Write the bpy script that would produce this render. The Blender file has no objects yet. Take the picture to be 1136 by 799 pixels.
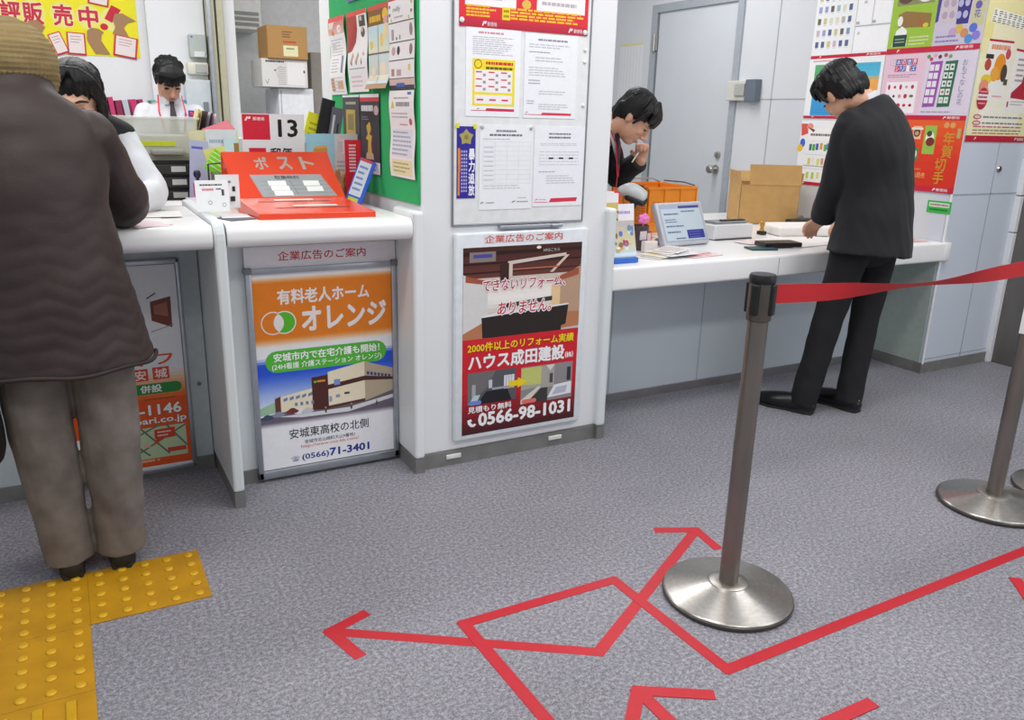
import bpy, bmesh, math, random
from math import sin, cos, pi, radians, sqrt
from mathutils import Vector as V, Matrix, noise
random.seed(7)
SC = bpy.context.scene
COL = SC.collection

# ------------------------------------------------------------------ materials
def lin(c):
    c = c.lstrip('#')
    out = []
    for i in (0, 2, 4):
        s = int(c[i:i+2], 16)/255
        out.append(s/12.92 if s <= .04045 else ((s+.055)/1.055)**2.4)
    return (*out, 1)

_M = {}
def mat(name, col, rough=.5, metal=0, var=.05, scale=30, bump=0, bscale=80, spec=.5, stretch=None, alpha=1, trans=0, sheen=0):
    if name in _M: return _M[name]
    m = bpy.data.materials.new(name); m.use_nodes = True
    nt = m.node_tree; b = nt.nodes['Principled BSDF']
    c = lin(col)
    tc = nt.nodes.new('ShaderNodeTexCoord'); mp = nt.nodes.new('ShaderNodeMapping')
    if stretch: mp.inputs['Scale'].default_value = stretch
    nt.links.new(tc.outputs['Object'], mp.inputs['Vector'])
    nz = nt.nodes.new('ShaderNodeTexNoise'); nz.inputs['Scale'].default_value = scale; nz.inputs['Detail'].default_value = 3
    nt.links.new(mp.outputs['Vector'], nz.inputs['Vector'])
    rp = nt.nodes.new('ShaderNodeValToRGB')
    rp.color_ramp.elements[0].position = .3; rp.color_ramp.elements[1].position = .7
    rp.color_ramp.elements[0].color = (*[x*(1-var) for x in c[:3]], 1)
    rp.color_ramp.elements[1].color = (*[min(1, x*(1+var)) for x in c[:3]], 1)
    nt.links.new(nz.outputs['Fac'], rp.inputs['Fac']); nt.links.new(rp.outputs['Color'], b.inputs['Base Color'])
    b.inputs['Roughness'].default_value = rough; b.inputs['Metallic'].default_value = metal
    b.inputs['Specular IOR Level'].default_value = spec
    if alpha < 1: b.inputs['Alpha'].default_value = alpha
    if trans: b.inputs['Transmission Weight'].default_value = trans
    if sheen: b.inputs['Sheen Weight'].default_value = sheen
    if bump:
        n2 = nt.nodes.new('ShaderNodeTexNoise'); n2.inputs['Scale'].default_value = bscale; n2.inputs['Detail'].default_value = 4
        nt.links.new(mp.outputs['Vector'], n2.inputs['Vector'])
        bp = nt.nodes.new('ShaderNodeBump'); bp.inputs['Strength'].default_value = bump; bp.inputs['Distance'].default_value = .01
        nt.links.new(n2.outputs['Fac'], bp.inputs['Height']); nt.links.new(bp.outputs['Normal'], b.inputs['Normal'])
    _M[name] = m
    return m

def ink(col):
    col = col.lower()
    return mat('ink_'+col.lstrip('#'), col, .42, 0, .02, 60, spec=.35)

# ------------------------------------------------------------------ mesh building
class MB:
    def __init__(s): s.v = []; s.f = []; s.m = []; s.mats = []
    def slot(s, m):
        if m not in s.mats: s.mats.append(m)
        return s.mats.index(m)
    def add(s, vs, fs, m=None):
        o = len(s.v); k = s.slot(m) if m else 0
        s.v += [tuple(x) for x in vs]; s.f += [tuple(i+o for i in f) for f in fs]; s.m += [k]*len(fs)
        return s
    def box(s, x0, x1, y0, y1, z0, z1, m=None):
        v = [(x, y, z) for z in (z0, z1) for y in (y0, y1) for x in (x0, x1)]
        return s.add(v, [(0,2,3,1),(4,5,7,6),(0,1,5,4),(2,6,7,3),(0,4,6,2),(1,3,7,5)], m)
    def rbox(s, x0, x1, y0, y1, z0, z1, r=.005, m=None, seg=2):
        bm = bmesh.new(); bmesh.ops.create_cube(bm, size=1)
        for v in bm.verts: v.co = V(((x0+x1)/2+v.co.x*(x1-x0), (y0+y1)/2+v.co.y*(y1-y0), (z0+z1)/2+v.co.z*(z1-z0)))
        bmesh.ops.bevel(bm, geom=bm.edges[:], offset=r, segments=seg, profile=.5, affect='EDGES')
        return s.bm(bm, m)
    def bm(s, bm, m=None):
        bm.verts.index_update()
        s.add([v.co[:] for v in bm.verts], [[v.index for v in f.verts] for f in bm.faces], m); bm.free(); return s
    def prism(s, poly, h, m=None, axis='z', base=0):
        n = len(poly)
        def P(a, b, c): return {'z': (a, b, c), 'y': (a, c, b), 'x': (c, a, b)}[axis]
        v = [P(a, b, base) for a, b in poly]+[P(a, b, base+h) for a, b in poly]
        f = [tuple(range(n))[::-1], tuple(range(n, 2*n))]+[(i, (i+1) % n, n+(i+1) % n, n+i) for i in range(n)]
        return s.add(v, f, m)
    def lathe(s, prof, c=(0, 0, 0), n=32, m=None, axis='z'):
        v = []
        for r, h in prof:
            for k in range(n):
                a = 2*pi*k/n; p = (r*cos(a), r*sin(a), h)
                if axis == 'y': p = (p[0], p[2], p[1])
                if axis == 'x': p = (p[2], p[0], p[1])
                v.append((c[0]+p[0], c[1]+p[1], c[2]+p[2]))
        L = len(prof)
        f = [(i*n+k, i*n+(k+1) % n, (i+1)*n+(k+1) % n, (i+1)*n+k) for i in range(L-1) for k in range(n)]
        f += [tuple(range(n))[::-1], tuple(range((L-1)*n, L*n))]
        return s.add(v, f, m)
    def cyl(s, a, b, r, m=None, n=16, r2=None):
        a = V(a); b = V(b); d = (b-a).normalized()
        x = d.orthogonal().normalized(); y = d.cross(x)
        v = []
        for p, q in ((a, r), (b, r2 if r2 is not None else r)):
            v += [p+x*q*cos(2*pi*k/n)+y*q*sin(2*pi*k/n) for k in range(n)]
        return s.add(v, [(k, (k+1) % n, n+(k+1) % n, n+k) for k in range(n)]+[tuple(range(n))[::-1], tuple(range(n, 2*n))], m)
    def tube(s, pts, r, m=None, n=8):
        p = loft(pts, [r]*len(pts), n=n, sub=1)
        return s.add(p[0], p[1], m)
    def piece(s, p, m=None): return s.add(p[0], p[1], m)
    def xf(s, M):
        s.v = [tuple(M @ V(v)) for v in s.v]; return s
    def build(s, name, m=None, parent=None, smooth=False, bev=0, **k):
        me = bpy.data.meshes.new(name); me.from_pydata(s.v, [], s.f)
        ms = s.mats or [m]
        for x in ms: me.materials.append(x)
        if len(ms) > 1: me.polygons.foreach_set('material_index', s.m)
        if smooth: me.shade_smooth()
        me.update()
        o = bpy.data.objects.new(name, me); COL.objects.link(o)
        if smooth == 'auto':
            try: me.set_sharp_from_angle(angle=radians(35))
            except Exception: pass
        if bev:
            b = o.modifiers.new('b', 'BEVEL'); b.width = bev; b.segments = 2; b.limit_method = 'ANGLE'
        if parent: o.parent = parent
        return tag(o, **k) if k else o

def tag(o, label=None, cat=None, group=None, kind=None):
    if label: o['label'] = label
    if cat: o['category'] = cat
    if group: o['group'] = group
    if kind: o['kind'] = kind
    return o

def empty(name, loc=(0, 0, 0), label=None, cat=None, group=None, rz=0):
    o = bpy.data.objects.new(name, None); o.location = loc; o.rotation_euler.z = rz; o.empty_display_size = .05
    COL.objects.link(o)
    return tag(o, label, cat, group)

def copy_tree(o, parent=None):
    c = o.copy(); COL.objects.link(c)
    if parent: c.parent = parent
    for ch in list(o.children): copy_tree(ch, c)
    return c

def struct(o): o['kind'] = 'structure'; return o

def catmull(P, R, sub):
    if sub <= 1 or len(P) < 3: return P, R
    op, orr = [], []
    n = len(P)
    for i in range(n-1):
        p0, p1, p2, p3 = P[max(i-1, 0)], P[i], P[i+1], P[min(i+2, n-1)]
        r0, r1, r2, r3 = R[max(i-1, 0)], R[i], R[i+1], R[min(i+2, n-1)]
        for k in range(sub):
            t = k/sub
            w = (-.5*t+t*t-.5*t**3, 1-2.5*t*t+1.5*t**3, .5*t+2*t*t-1.5*t**3, -.5*t*t+.5*t**3)
            op.append(p0*w[0]+p1*w[1]+p2*w[2]+p3*w[3])
            orr.append(tuple(max(.0005, a*w[0]+b*w[1]+c*w[2]+d*w[3]) for a, b, c, d in zip(r0, r1, r2, r3)))
    op.append(P[-1]); orr.append(R[-1])
    return op, orr

def loft(pts, rad, side=None, n=20, sub=4, cap=.9, flat=(False, False)):
    """tapered body through the points; rad = r or (along side, across)"""
    P = [V(p) for p in pts]
    R = [(r, r) if not isinstance(r, (tuple, list)) else tuple(r) for r in rad]
    P, R = catmull(P, R, sub)
    L = len(P); T = []
    for i in range(L):
        T.append((P[min(i+1, L-1)]-P[max(i-1, 0)]).normalized())
    s = V(side) if side else T[0].orthogonal()
    rings = []
    def ring(c, t, ra, rb):
        nonlocal s
        x = s-t*s.dot(t)
        x = x.normalized() if x.length > 1e-5 else t.orthogonal().normalized()
        if not side: s = x
        y = t.cross(x)
        return [c+x*ra*cos(2*pi*k/n)+y*rb*sin(2*pi*k/n) for k in range(n)]
    def capr(i, sgn):
        out = []; q = min(R[i])*cap
        for a in (75, 50, 25):
            a = radians(a); out.append(ring(P[i]+T[i]*sgn*q*sin(a), T[i], R[i][0]*cos(a), R[i][1]*cos(a)))
        return out
    if not flat[0]: rings += capr(0, -1)
    for i in range(L): rings.append(ring(P[i], T[i], *R[i]))
    if not flat[1]: rings += capr(L-1, 1)[::-1]
    v = [p for r in rings for p in r]; N = len(rings)
    f = [(i*n+k, i*n+(k+1) % n, (i+1)*n+(k+1) % n, (i+1)*n+k) for i in range(N-1) for k in range(n)]
    f += [tuple(range(n))[::-1], tuple(range((N-1)*n, N*n))]
    return v, f

def ell(c, r, M=None, n=20, m=12):
    v = []; 
    for i in range(m+1):
        th = pi*i/m
        th = min(max(th, .03), pi-.03)
        for k in range(n):
            a = 2*pi*k/n
            v.append(V((r[0]*sin(th)*cos(a), r[1]*sin(th)*sin(a), r[2]*cos(th))))
    f = [(i*n+k, (i+1)*n+k, (i+1)*n+(k+1) % n, i*n+(k+1) % n) for i in range(m) for k in range(n)]
    f += [tuple(range(n)), tuple(range(m*n, (m+1)*n))[::-1]]
    c = V(c)
    v = [(M @ (c+p) if M else c+p) for p in v]
    return v, f

def remesh(name, pieces, vox, m, parent=None, smooth=4, disp=None, cut=None, **k):
    """fuse overlapping closed pieces into one continuous surface"""
    mb = MB()
    for p in pieces: mb.add(p[0], p[1])
    o = mb.build(name+'_raw', m)
    r = o.modifiers.new('r', 'REMESH'); r.mode = 'VOXEL'; r.voxel_size = vox
    if smooth:
        q = o.modifiers.new('s', 'SMOOTH'); q.iterations = smooth; q.factor = .5
    dg = bpy.context.evaluated_depsgraph_get()
    me = bpy.data.meshes.new_from_object(o.evaluated_get(dg))
    bpy.data.objects.remove(o)
    me.name = name
    if cut:
        bm = bmesh.new(); bm.from_mesh(me)
        for co, no in cut:
            g = bm.verts[:]+bm.edges[:]+bm.faces[:]
            bmesh.ops.bisect_plane(bm, geom=g, plane_co=co, plane_no=no, clear_outer=True)
            bmesh.ops.holes_fill(bm, edges=[e for e in bm.edges if e.is_boundary], sides=0)
        bm.to_mesh(me); bm.free()
    if disp:
        me.update()
        cos_ = [v.co.copy() for v in me.vertices]; nos = [v.normal.copy() for v in me.vertices]
        for v, c, nn in zip(me.vertices, cos_, nos): v.co = c+nn*disp(c)
    me.materials.clear(); me.materials.append(m)
    me.shade_smooth(); me.update()
    o = bpy.data.objects.new(name, me); COL.objects.link(o)
    if parent: o.parent = parent
    return tag(o, **k) if k else o

# ------------------------------------------------------------------ lettering and printed sheets
_G = {}
def glyphs(txt, bold=0, shear=0):
    key = (txt, bold, shear)
    if key in _G: return _G[key]
    c = bpy.data.curves.new('type', 'FONT'); c.body = txt; c.resolution_u = 2; c.offset = bold; c.shear = shear
    o = bpy.data.objects.new('type', c); COL.objects.link(o)
    dg = bpy.context.evaluated_depsgraph_get()
    me = bpy.data.meshes.new_from_object(o.evaluated_get(dg))
    v = [(a.co.x, a.co.y) for a in me.vertices]; f = [tuple(p.vertices) for p in me.polygons]
    bpy.data.objects.remove(o); bpy.data.curves.remove(c); bpy.data.meshes.remove(me)
    _G[key] = (v, f)
    return v, f

class Sheet:
    """flat printed thing; coordinates are fractions, x to the right and y down"""
    def __init__(s, w, h): s.w = w; s.h = h; s.el = []; s.bb = []; s.va = 0; s.vb = 1
    def _add(s, v, f, c, dz=None):
        if s.va or s.vb != 1: v = [(a, s.va+s.vb*b) for a, b in v]
        x0 = min(a for a, b in v); x1 = max(a for a, b in v); y0 = min(b for a, b in v); y1 = max(b for a, b in v)
        L = 1
        for (a0, a1, b0, b1, l) in s.bb:
            if a0 < x1 and x0 < a1 and b0 < y1 and y0 < b1: L = max(L, l+1)
        s.bb.append((x0, x1, y0, y1, L)); s.el.append((v, f, c, L, dz)); return s
    def r(s, x0, y0, x1, y1, c): return s._add([(x0, y0), (x1, y0), (x1, y1), (x0, y1)], [(0, 1, 2, 3)], c)
    def p(s, pts, c): return s._add(list(pts), [tuple(range(len(pts)))], c)
    def e(s, cx, cy, rx, ry, c, n=28): return s.p([(cx+rx*cos(2*pi*k/n), cy+ry*sin(2*pi*k/n)) for k in range(n)], c)
    def ring(s, cx, cy, rx, ry, t, c, n=32):
        k_ = 1-t
        v = [(cx+rx*q*cos(2*pi*k/n), cy+ry*q*sin(2*pi*k/n)) for q in (1, k_) for k in range(n)]
        return s._add(v, [(k, (k+1) % n, n+(k+1) % n, n+k) for k in range(n)], c)
    def pill(s, x0, y0, x1, y1, c, n=8):
        ry = (y1-y0)/2; rx = ry*s.h/s.w; cy = (y0+y1)/2
        pts = [(x1-rx+rx*cos(-pi/2+pi*k/n), cy+ry*sin(-pi/2+pi*k/n)) for k in range(n+1)]
        pts += [(x0+rx+rx*cos(pi/2+pi*k/n), cy+ry*sin(pi/2+pi*k/n)) for k in range(n+1)]
        return s.p(pts, c)
    def line(s, x0, y0, x1, y1, t, c):
        dx = (x1-x0)*s.w; dy = (y1-y0)*s.h; L = sqrt(dx*dx+dy*dy); nx = -dy/L*t/2/s.w; ny = dx/L*t/2/s.h
        return s.p([(x0+nx, y0+ny), (x1+nx, y1+ny), (x1-nx, y1-ny), (x0-nx, y0-ny)], c)
    def grad(s, x0, y0, x1, y1, stops, n=12, horiz=False):
        for i in range(n):
            t = (i+.5)/n
            for (ta, ca), (tb, cb) in zip(stops, stops[1:]):
                if ta <= t <= tb:
                    q = (t-ta)/(tb-ta)
                    c = '#'+''.join('%02x' % round(int(ca[j:j+2], 16)*(1-q)+int(cb[j:j+2], 16)*q) for j in (1, 3, 5)); break
            if horiz: s.r(x0+(x1-x0)*i/n, y0, x0+(x1-x0)*(i+1)/n, y1, c)
            else: s.r(x0, y0+(y1-y0)*i/n, x1, y0+(y1-y0)*(i+1)/n, c)
        return s
    def t(s, txt, x0, y0, x1, y1, c, bold=0, shear=0, rot=0, edge=None, ew=.03):
        """lettering fitted to a box"""
        if edge: s.t(txt, x0, y0, x1, y1, edge, bold+ew*1.6, shear, rot)
        v, f = glyphs(txt, 0, shear)
        if not v: return s
        a0 = min(a for a, b in v); a1 = max(a for a, b in v); b0 = min(b for a, b in v); b1 = max(b for a, b in v)
        W = max(a1-a0, 1e-4); Hh = max(b1-b0, 1e-4)
        q = [(x0+(a-a0)/W*(x1-x0), y1-(b-b0)/Hh*(y1-y0)) for a, b in v]
        if rot:
            cx, cy = (x0+x1)/2, (y0+y1)/2; cr, sr = cos(rot), sin(rot); ar = s.w/s.h
            q = [(cx+((a-cx)*ar*cr-(b-cy)*sr)/ar, cy+(a-cx)*ar*sr+(b-cy)*cr) for a, b in q]
        if not bold: return s._add(q, f, c)
        bx = bold*.62*(x1-x0)/W; by = bold*.62*(y1-y0)/Hh; n = len(q); qq = []; ff = []; dz = []
        for i, (ox, oy) in enumerate(((0, 0), (1, 0), (-1, 0), (0, 1), (0, -1), (.7, .7), (-.7, .7), (.7, -.7), (-.7, -.7))):
            qq += [(a+ox*bx, b+oy*by) for a, b in q]; ff += [tuple(k+i*n for k in g) for g in f]; dz += [i]*n
        return s._add(qq, ff, c, dz)
    def vt(s, txt, x0, y0, x1, y1, c, bold=0):
        n = len(txt)
        for i, ch in enumerate(txt):
            s.t(ch, x0, y0+(y1-y0)*(i+.06)/n, x1, y0+(y1-y0)*(i+.94)/n, c, bold)
        return s
    def lines(s, x0, y0, x1, y1, n, c, t=.45, seed=1, ragged=.3):
        """rows of print too small to read"""
        rn = random.Random(seed)
        for i in range(n):
            ya = y0+(y1-y0)*(i+.5-t/2)/n; yb = y0+(y1-y0)*(i+.5+t/2)/n
            x = x0; xe = x1-(x1-x0)*ragged*rn.random()
            while x < xe:
                w = (x1-x0)*rn.uniform(.05, .16); s.r(x, ya, min(x+w, xe), yb, c); x += w+(x1-x0)*.018
        return s
    def build(s, name, paper='#f4f4f6', origin=(0, 0, 0), u=(1, 0, 0), d=(0, 0, -1), parent=None, thick=.0012, step=.00025, curl=None, pm=None, **k):
        u = V(u).normalized(); d = V(d).normalized(); nrm = d.cross(u).normalized(); O = V(origin)
        def at(x, y, h):
            p = O+u*(x*s.w)+d*(y*s.h)+nrm*h
            if curl: p = p+nrm*curl(x, y)
            return p
        mb = MB(); base = pm or ink(paper)
        N = 1 if not curl else 16
        for i in range(N):
            y0, y1 = i/N, (i+1)/N
            q = [at(0, y0, 0), at(1, y0, 0), at(1, y1, 0), at(0, y1, 0), at(0, y0, thick), at(1, y0, thick), at(1, y1, thick), at(0, y1, thick)]
            mb.add(q, [(3, 2, 1, 0)[::-1], (4, 5, 6, 7)[::-1], (0, 1, 5, 4), (1, 2, 6, 5), (2, 3, 7, 6), (3, 0, 4, 7)], base)
        for v, f, c, L, dz in s.el:
            if curl and len(v) == 4 and abs(v[2][1]-v[0][1]) > .08:
                K = 8; vv = []; ff = []
                for i in range(K+1):
                    t = i/K
                    vv += [at(v[0][0]+(v[3][0]-v[0][0])*t, v[0][1]+(v[3][1]-v[0][1])*t, thick+step*L), at(v[1][0]+(v[2][0]-v[1][0])*t, v[1][1]+(v[2][1]-v[1][1])*t, thick+step*L)]
                mb.add(vv, [(2*i, 2*i+1, 2*i+3, 2*i+2) for i in range(K)], ink(c))
            else:
                mb.add([at(a, b, thick+step*L+(step*.12*dz[i] if dz else 0)) for i, (a, b) in enumerate(v)], f, ink(c))
        return mb.build(name, None, parent, **k)

FRONT = dict(u=(1, 0, 0), d=(0, 0, -1))
SIDE = dict(u=(0, -1, 0), d=(0, 0, -1))
WORLD_STRENGTH = 0.46
LP = 18.5
# ------------------------------------------------------------------ camera and light
def setup_camera():
    f, yaw, pit, rol = 903.095, radians(28.841), radians(16.5576), radians(-1.4875)
    fw = V((sin(yaw)*cos(pit), cos(yaw)*cos(pit), -sin(pit))); rt = V((cos(yaw), -sin(yaw), 0)); dn = fw.cross(rt)
    r = rt*cos(rol)+dn*sin(rol); d = -rt*sin(rol)+dn*cos(rol)
    M = Matrix((r, -d, -fw)).transposed().to_4x4(); M.translation = V((0, 0, 1.28))
    c = bpy.data.cameras.new('camera'); c.sensor_width = 36; c.lens = 36*f/1136; c.clip_start = .05
    o = bpy.data.objects.new('camera', c); o.matrix_world = M; COL.objects.link(o); SC.camera = o
setup_camera()
SC.view_settings.view_transform = 'Standard'
SC.view_settings.look = 'None'
SC.view_settings.exposure = 0.0

w = bpy.data.worlds.new('world'); SC.world = w; w.use_nodes = True
bg = w.node_tree.nodes['Background']; bg.inputs['Color'].default_value = (.93, .95, 1, 1); bg.inputs['Strength'].default_value = WORLD_STRENGTH
def area(name, loc, sx, sy, power, col=(1, .98, .96), rot=(0, 0, 0)):
    l = bpy.data.lights.new(name, 'AREA'); l.shape = 'RECTANGLE'; l.size = sx; l.size_y = sy; l.energy = power; l.color = col
    o = bpy.data.objects.new(name, l); o.location = loc; o.rotation_euler = rot; COL.objects.link(o)
for x in (-.6, 1.5, 3.4):
    for y in (.2, 1.9): area('fluorescent_light', (x, y, 2.75), 1.2, .35, LP)
for x in (-.4, .7, 2.9):
    area('fluorescent_light', (x, 4.3, 2.75), 1.2, .35, LP*1.4)
area('entrance_light', (4.3, -1.6, 1.7), 2.4, 2.0, LP*.9, (.9, .95, 1), (radians(80), 0, radians(35)))

# ------------------------------------------------------------------ surfaces
WHITE = mat('painted_panel', '#e6e8ea', .38, 0, .012, 6, bump=.02, bscale=200)
WHITE2 = mat('laminate_panel', '#d9dfe0', .35, 0, .015, 4)
PANEL = mat('steel_wall_panel', '#d0d4d9', .4, 0, .02, 3, bump=.01, bscale=150)
DOORM = mat('painted_steel_door', '#c6ccd2', .45, 0, .015, 5)
BASE = mat('vinyl_baseboard', '#7b7a78', .45, .1, .12, 15)
COUNTER = mat('white_counter_top', '#f1f1f1', .22, 0, .01, 8)
STEEL = mat('brushed_steel', '#b8b5b0', .34, 1, .1, 60, stretch=(1, 1, 8))
def turned():
    m = STEEL.copy(); m.name = 'turned_steel'; nt = m.node_tree; b = nt.nodes['Principled BSDF']
    t = nt.nodes.new('ShaderNodeTangent'); t.direction_type = 'RADIAL'; t.axis = 'Z'
    nt.links.new(t.outputs['Tangent'], b.inputs['Tangent']); b.inputs['Anisotropic'].default_value = .8; b.inputs['Anisotropic Rotation'].default_value = .25; b.inputs['Roughness'].default_value = .32
    return m
TURNED = turned()
STEELP = mat('satin_steel_tube', '#8f8880', .3, .9, .12, 14, stretch=(1, 1, .25))
ALU = mat('aluminium_frame', '#b4b9c0', .3, .85, .08, 20)
BLACK = mat('black_plastic', '#17181a', .4, 0, .1, 30)
RUBBER = mat('black_rubber', '#222223', .7)
DKGREY = mat('grey_metal_jamb', '#77736f', .4, .6, .15, 8, stretch=(1, 1, .3))
SEAM = mat('panel_seam', '#a4abb2', .6)
CARD = mat('corrugated_cardboard', '#b8925a', .8, 0, .06, 20, bump=.03, bscale=120)

def floor_mat():
    m = bpy.data.materials.new('speckled_vinyl'); m.use_nodes = True; nt = m.node_tree; b = nt.nodes['Principled BSDF']
    tc = nt.nodes.new('ShaderNodeTexCoord')
    def noise_ramp(scale, det, stops, rough=.6):
        n = nt.nodes.new('ShaderNodeTexNoise'); n.inputs['Scale'].default_value = scale; n.inputs['Detail'].default_value = det; n.inputs['Roughness'].default_value = rough
        nt.links.new(tc.outputs['Object'], n.inputs['Vector'])
        r = nt.nodes.new('ShaderNodeValToRGB'); e = r.color_ramp.elements
        for i, (p, c) in enumerate(stops):
            if i > 1: e.new(p)
            e[i].position = p; e[i].color = lin(c)
        nt.links.new(n.outputs['Fac'], r.inputs['Fac']); return n, r
    def mix(t, a, b_, fac=1.0, facs=None):
        x = nt.nodes.new('ShaderNodeMix'); x.data_type = 'RGBA'; x.blend_type = t
        x.inputs['Factor'].default_value = fac
        if facs: nt.links.new(facs, x.inputs['Factor'])
        nt.links.new(a, x.inputs['A']); nt.links.new(b_, x.inputs['B']); return x.outputs['Result']
    n1, r1 = noise_ramp(95, 3, [(.36, '#56555c'), (.5, '#85848c'), (.64, '#b4b3bc')], .7)
    n2, r2 = noise_ramp(260, 2, [(.36, '#5c5b64'), (.64, '#b6b4bc')])
    n3, r3 = noise_ramp(1.3, 3, [(.3, '#dcdcdc'), (.7, '#ffffff')])
    c = mix('MIX', r1.outputs['Color'], r2.outputs['Color'], .42)
    c = mix('MULTIPLY', c, r3.outputs['Color'], .6)
    nt.links.new(c, b.inputs['Base Color'])
    b.inputs['Roughness'].default_value = .52; b.inputs['Specular IOR Level'].default_value = .35
    bp = nt.nodes.new('ShaderNodeBump'); bp.inputs['Strength'].default_value = .05; bp.inputs['Distance'].default_value = .002
    nt.links.new(n2.outputs['Fac'], bp.inputs['Height']); nt.links.new(bp.outputs['Normal'], b.inputs['Normal'])
    return m
FLOOR = floor_mat()
struct(MB().box(-3.5, 6, -2.5, 7, -.05, 0).build('floor', FLOOR))

# ------------------------------------------------------------------ walls
struct(MB().box(-4.2, 1.045, 6, 6.12, 0, 2.7).build('wall_back', WHITE))
struct(MB().box(1.045, 4.92, 6.744, 6.864, 0, 2.7).build('wall_back', mat('recess_wall', '#d3d4d2', .5)))
struct(MB().box(0.588, 0.93, 5.916, 6, 0, 2.7).build('wall_back_pilaster', WHITE))
OLIVE = mat('olive_painted_jamb', '#b9b79c', .4, .2)
struct(MB().rbox(.937, .985, 5.832, 6, 0, 2.7, .006).rbox(.995, 1.038, 5.832, 6.024, 0, 2.7, .006).build('trim_1', OLIVE))
struct(MB().box(.984, .996, 5.88, 5.976, 0, 2.7).build('trim_2', mat('dark_gap', '#4c4a42', .7)))
struct(MB().rbox(.931, .958, 5.80, 5.83, 1.1, 2.7, .006).build('trim_3', ALU))
struct(MB().rbox(1.046, 1.12, 5.90, 6.744, 0, 2.7, .004).build('trim_4', WHITE))

# pillar with notices
struct(MB().rbox(1.075, 1.85, 2.63, 3.78, .058, 2.7, .006).build('wall_center', WHITE))
struct(MB().box(1.06, 1.845, 2.622, 3.7, 0, .058).build('baseboard_center', BASE))
bl = struct(MB().rbox(1.036, 1.075, 2.598, 2.80, .058, .968, .012, seg=3).build('trim_5', WHITE))
struct(MB().box(1.038, 1.074, 2.602, 2.80, 0, .058).build('baseboard_left_edge', BASE))
br = struct(MB().rbox(1.842, 1.884, 2.60, 2.98, .058, .955, .012, seg=3).build('trim_6', WHITE2))
struct(MB().box(1.846, 1.882, 2.604, 2.98, 0, .058).build('baseboard_right_edge', BASE))
for x in (1.168, 1.62):
    MB().rbox(x, x+.062, 2.616, 2.623, .028, .046, .003).build('door_stop_pad', mat('white_pad', '#dcdcd8', .5), label=('white pad on the grey skirting below the left edge of the renovation poster' if x < 1.5 else 'white pad on the grey skirting below the right edge of the renovation poster'), cat='pad')

# right wall of the office, running away from the camera
wr = struct(MB().box(4.0, 4.12, 2.75, 4.31, .06, 2.7).box(4.0, 4.12, 4.31, 5.19, 2.05, 2.7).box(4.0, 4.12, 5.19, 6.75, .06, 2.7).build('wall_right', PANEL))
struct(MB().box(3.993, 4.1, 2.70, 4.31, 0, .06).box(3.993, 4.1, 5.19, 6.7, 0, .06).build('baseboard_right', BASE))
sm = MB()
for y in (3.965,): sm.box(3.998, 4.001, y-.004, y+.004, .7, 2.7)
sm.box(3.998, 4.001, 2.66, 4.31, 1.431, 1.437); sm.box(3.998, 4.001, 2.66, 4.31, .955, .961)
struct(sm.build('trim_7', SEAM))
# return panel under the counter is greener
struct(MB().box(3.996, 4.0, 2.664, 2.98, .06, .62).build('wall_right_lower', mat('green_grey_panel', '#aebab2', .4)))
# front-facing wall right of the corner
struct(MB().box(4.0, 4.62, 2.656, 2.75, .058, 2.7).build('wall_front', mat('front_panel', '#ccd4df', .32, 0, .02, 3)))
struct(MB().box(3.995, 4.62, 2.648, 2.7, 0, .058).build('baseboard_front', BASE))
sm = MB().box(4.334, 4.340, 2.654, 2.657, .06, 2.7).box(4.0, 4.62, 2.654, 2.657, .955, .961).box(4.0, 4.62, 2.654, 2.657, .075, .08)
struct(sm.build('trim_8', SEAM))
struct(MB().rbox(4.0, 4.012, 2.647, 2.66, .05, 2.7, .002).build('trim_9', mat('corner_bead', '#eef0f2', .3)))
# automatic door jamb
dj = MB()
dj.rbox(4.605, 4.75, 2.50, 2.70, 0, 2.7, .004, m=DKGREY).box(4.62, 4.75, 2.478, 2.5, 0, 2.7, BLACK).box(4.615, 4.75, 2.462, 2.478, 0, 2.7, ALU).box(4.62, 4.75, 2.44, 2.462, 0, 2.7, BLACK).rbox(4.61, 4.75, 2.1, 2.44, 0, 2.7, .004, m=DKGREY)
struct(dj.build('door_2'))
dt = MB()
z = .0
for a, b in ((0, .50), (.56, .74), (.745, .94), (.945, 1.14), (1.145, 1.34), (1.345, 1.6)):
    dt.rbox(4.572, 4.606, 2.628, 2.66, a, b, .004, m=WHITE)
dt.box(4.58, 4.602, 2.635, 2.66, .5, .56, BLACK)
struct(dt.build('trim_10'))

# office door in the right wall
door = struct(MB().box(4.0, 4.03, 4.325, 5.165, .01, 2.045).build('door_1', DOORM))
MB().box(3.985, 4.06, 5.165, 5.225, 0, 2.10).box(3.985, 4.06, 4.27, 4.325, 0, 2.10).box(3.986, 4.06, 4.325, 5.165, 2.045, 2.10).build('door_frame', mat('door_frame_paint', '#aab1b9', .4, .2), door)
MB().box(3.994, 4.0, 5.150, 5.165, .0, 2.04).build('door_gap', mat('dark_gap2', '#70767c', .7), door)
MB().cyl((3.975, 5.17, 1.78), (3.975, 5.17, 1.90), .012).box(3.975, 4.0, 5.15, 5.19, 1.785, 1.895).build('hinge', STEEL, door, smooth='auto')
k = MB().lathe([(.003, -.075), (.022, -.073), (.029, -.06), (.027, -.045), (.014, -.034), (.012, -.012), (.03, -.010), (.032, 0)], (4.0, 4.41, .975), 24, axis='x')
k.build('door_handle', STEEL, door, smooth='auto')
MB().lathe([(.004, -.02), (.02, -.018), (.025, -.004), (.026, 0)], (4.0, 4.40, 1.072), 24, axis='x').build('lock', STEEL, door, smooth='auto')

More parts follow.
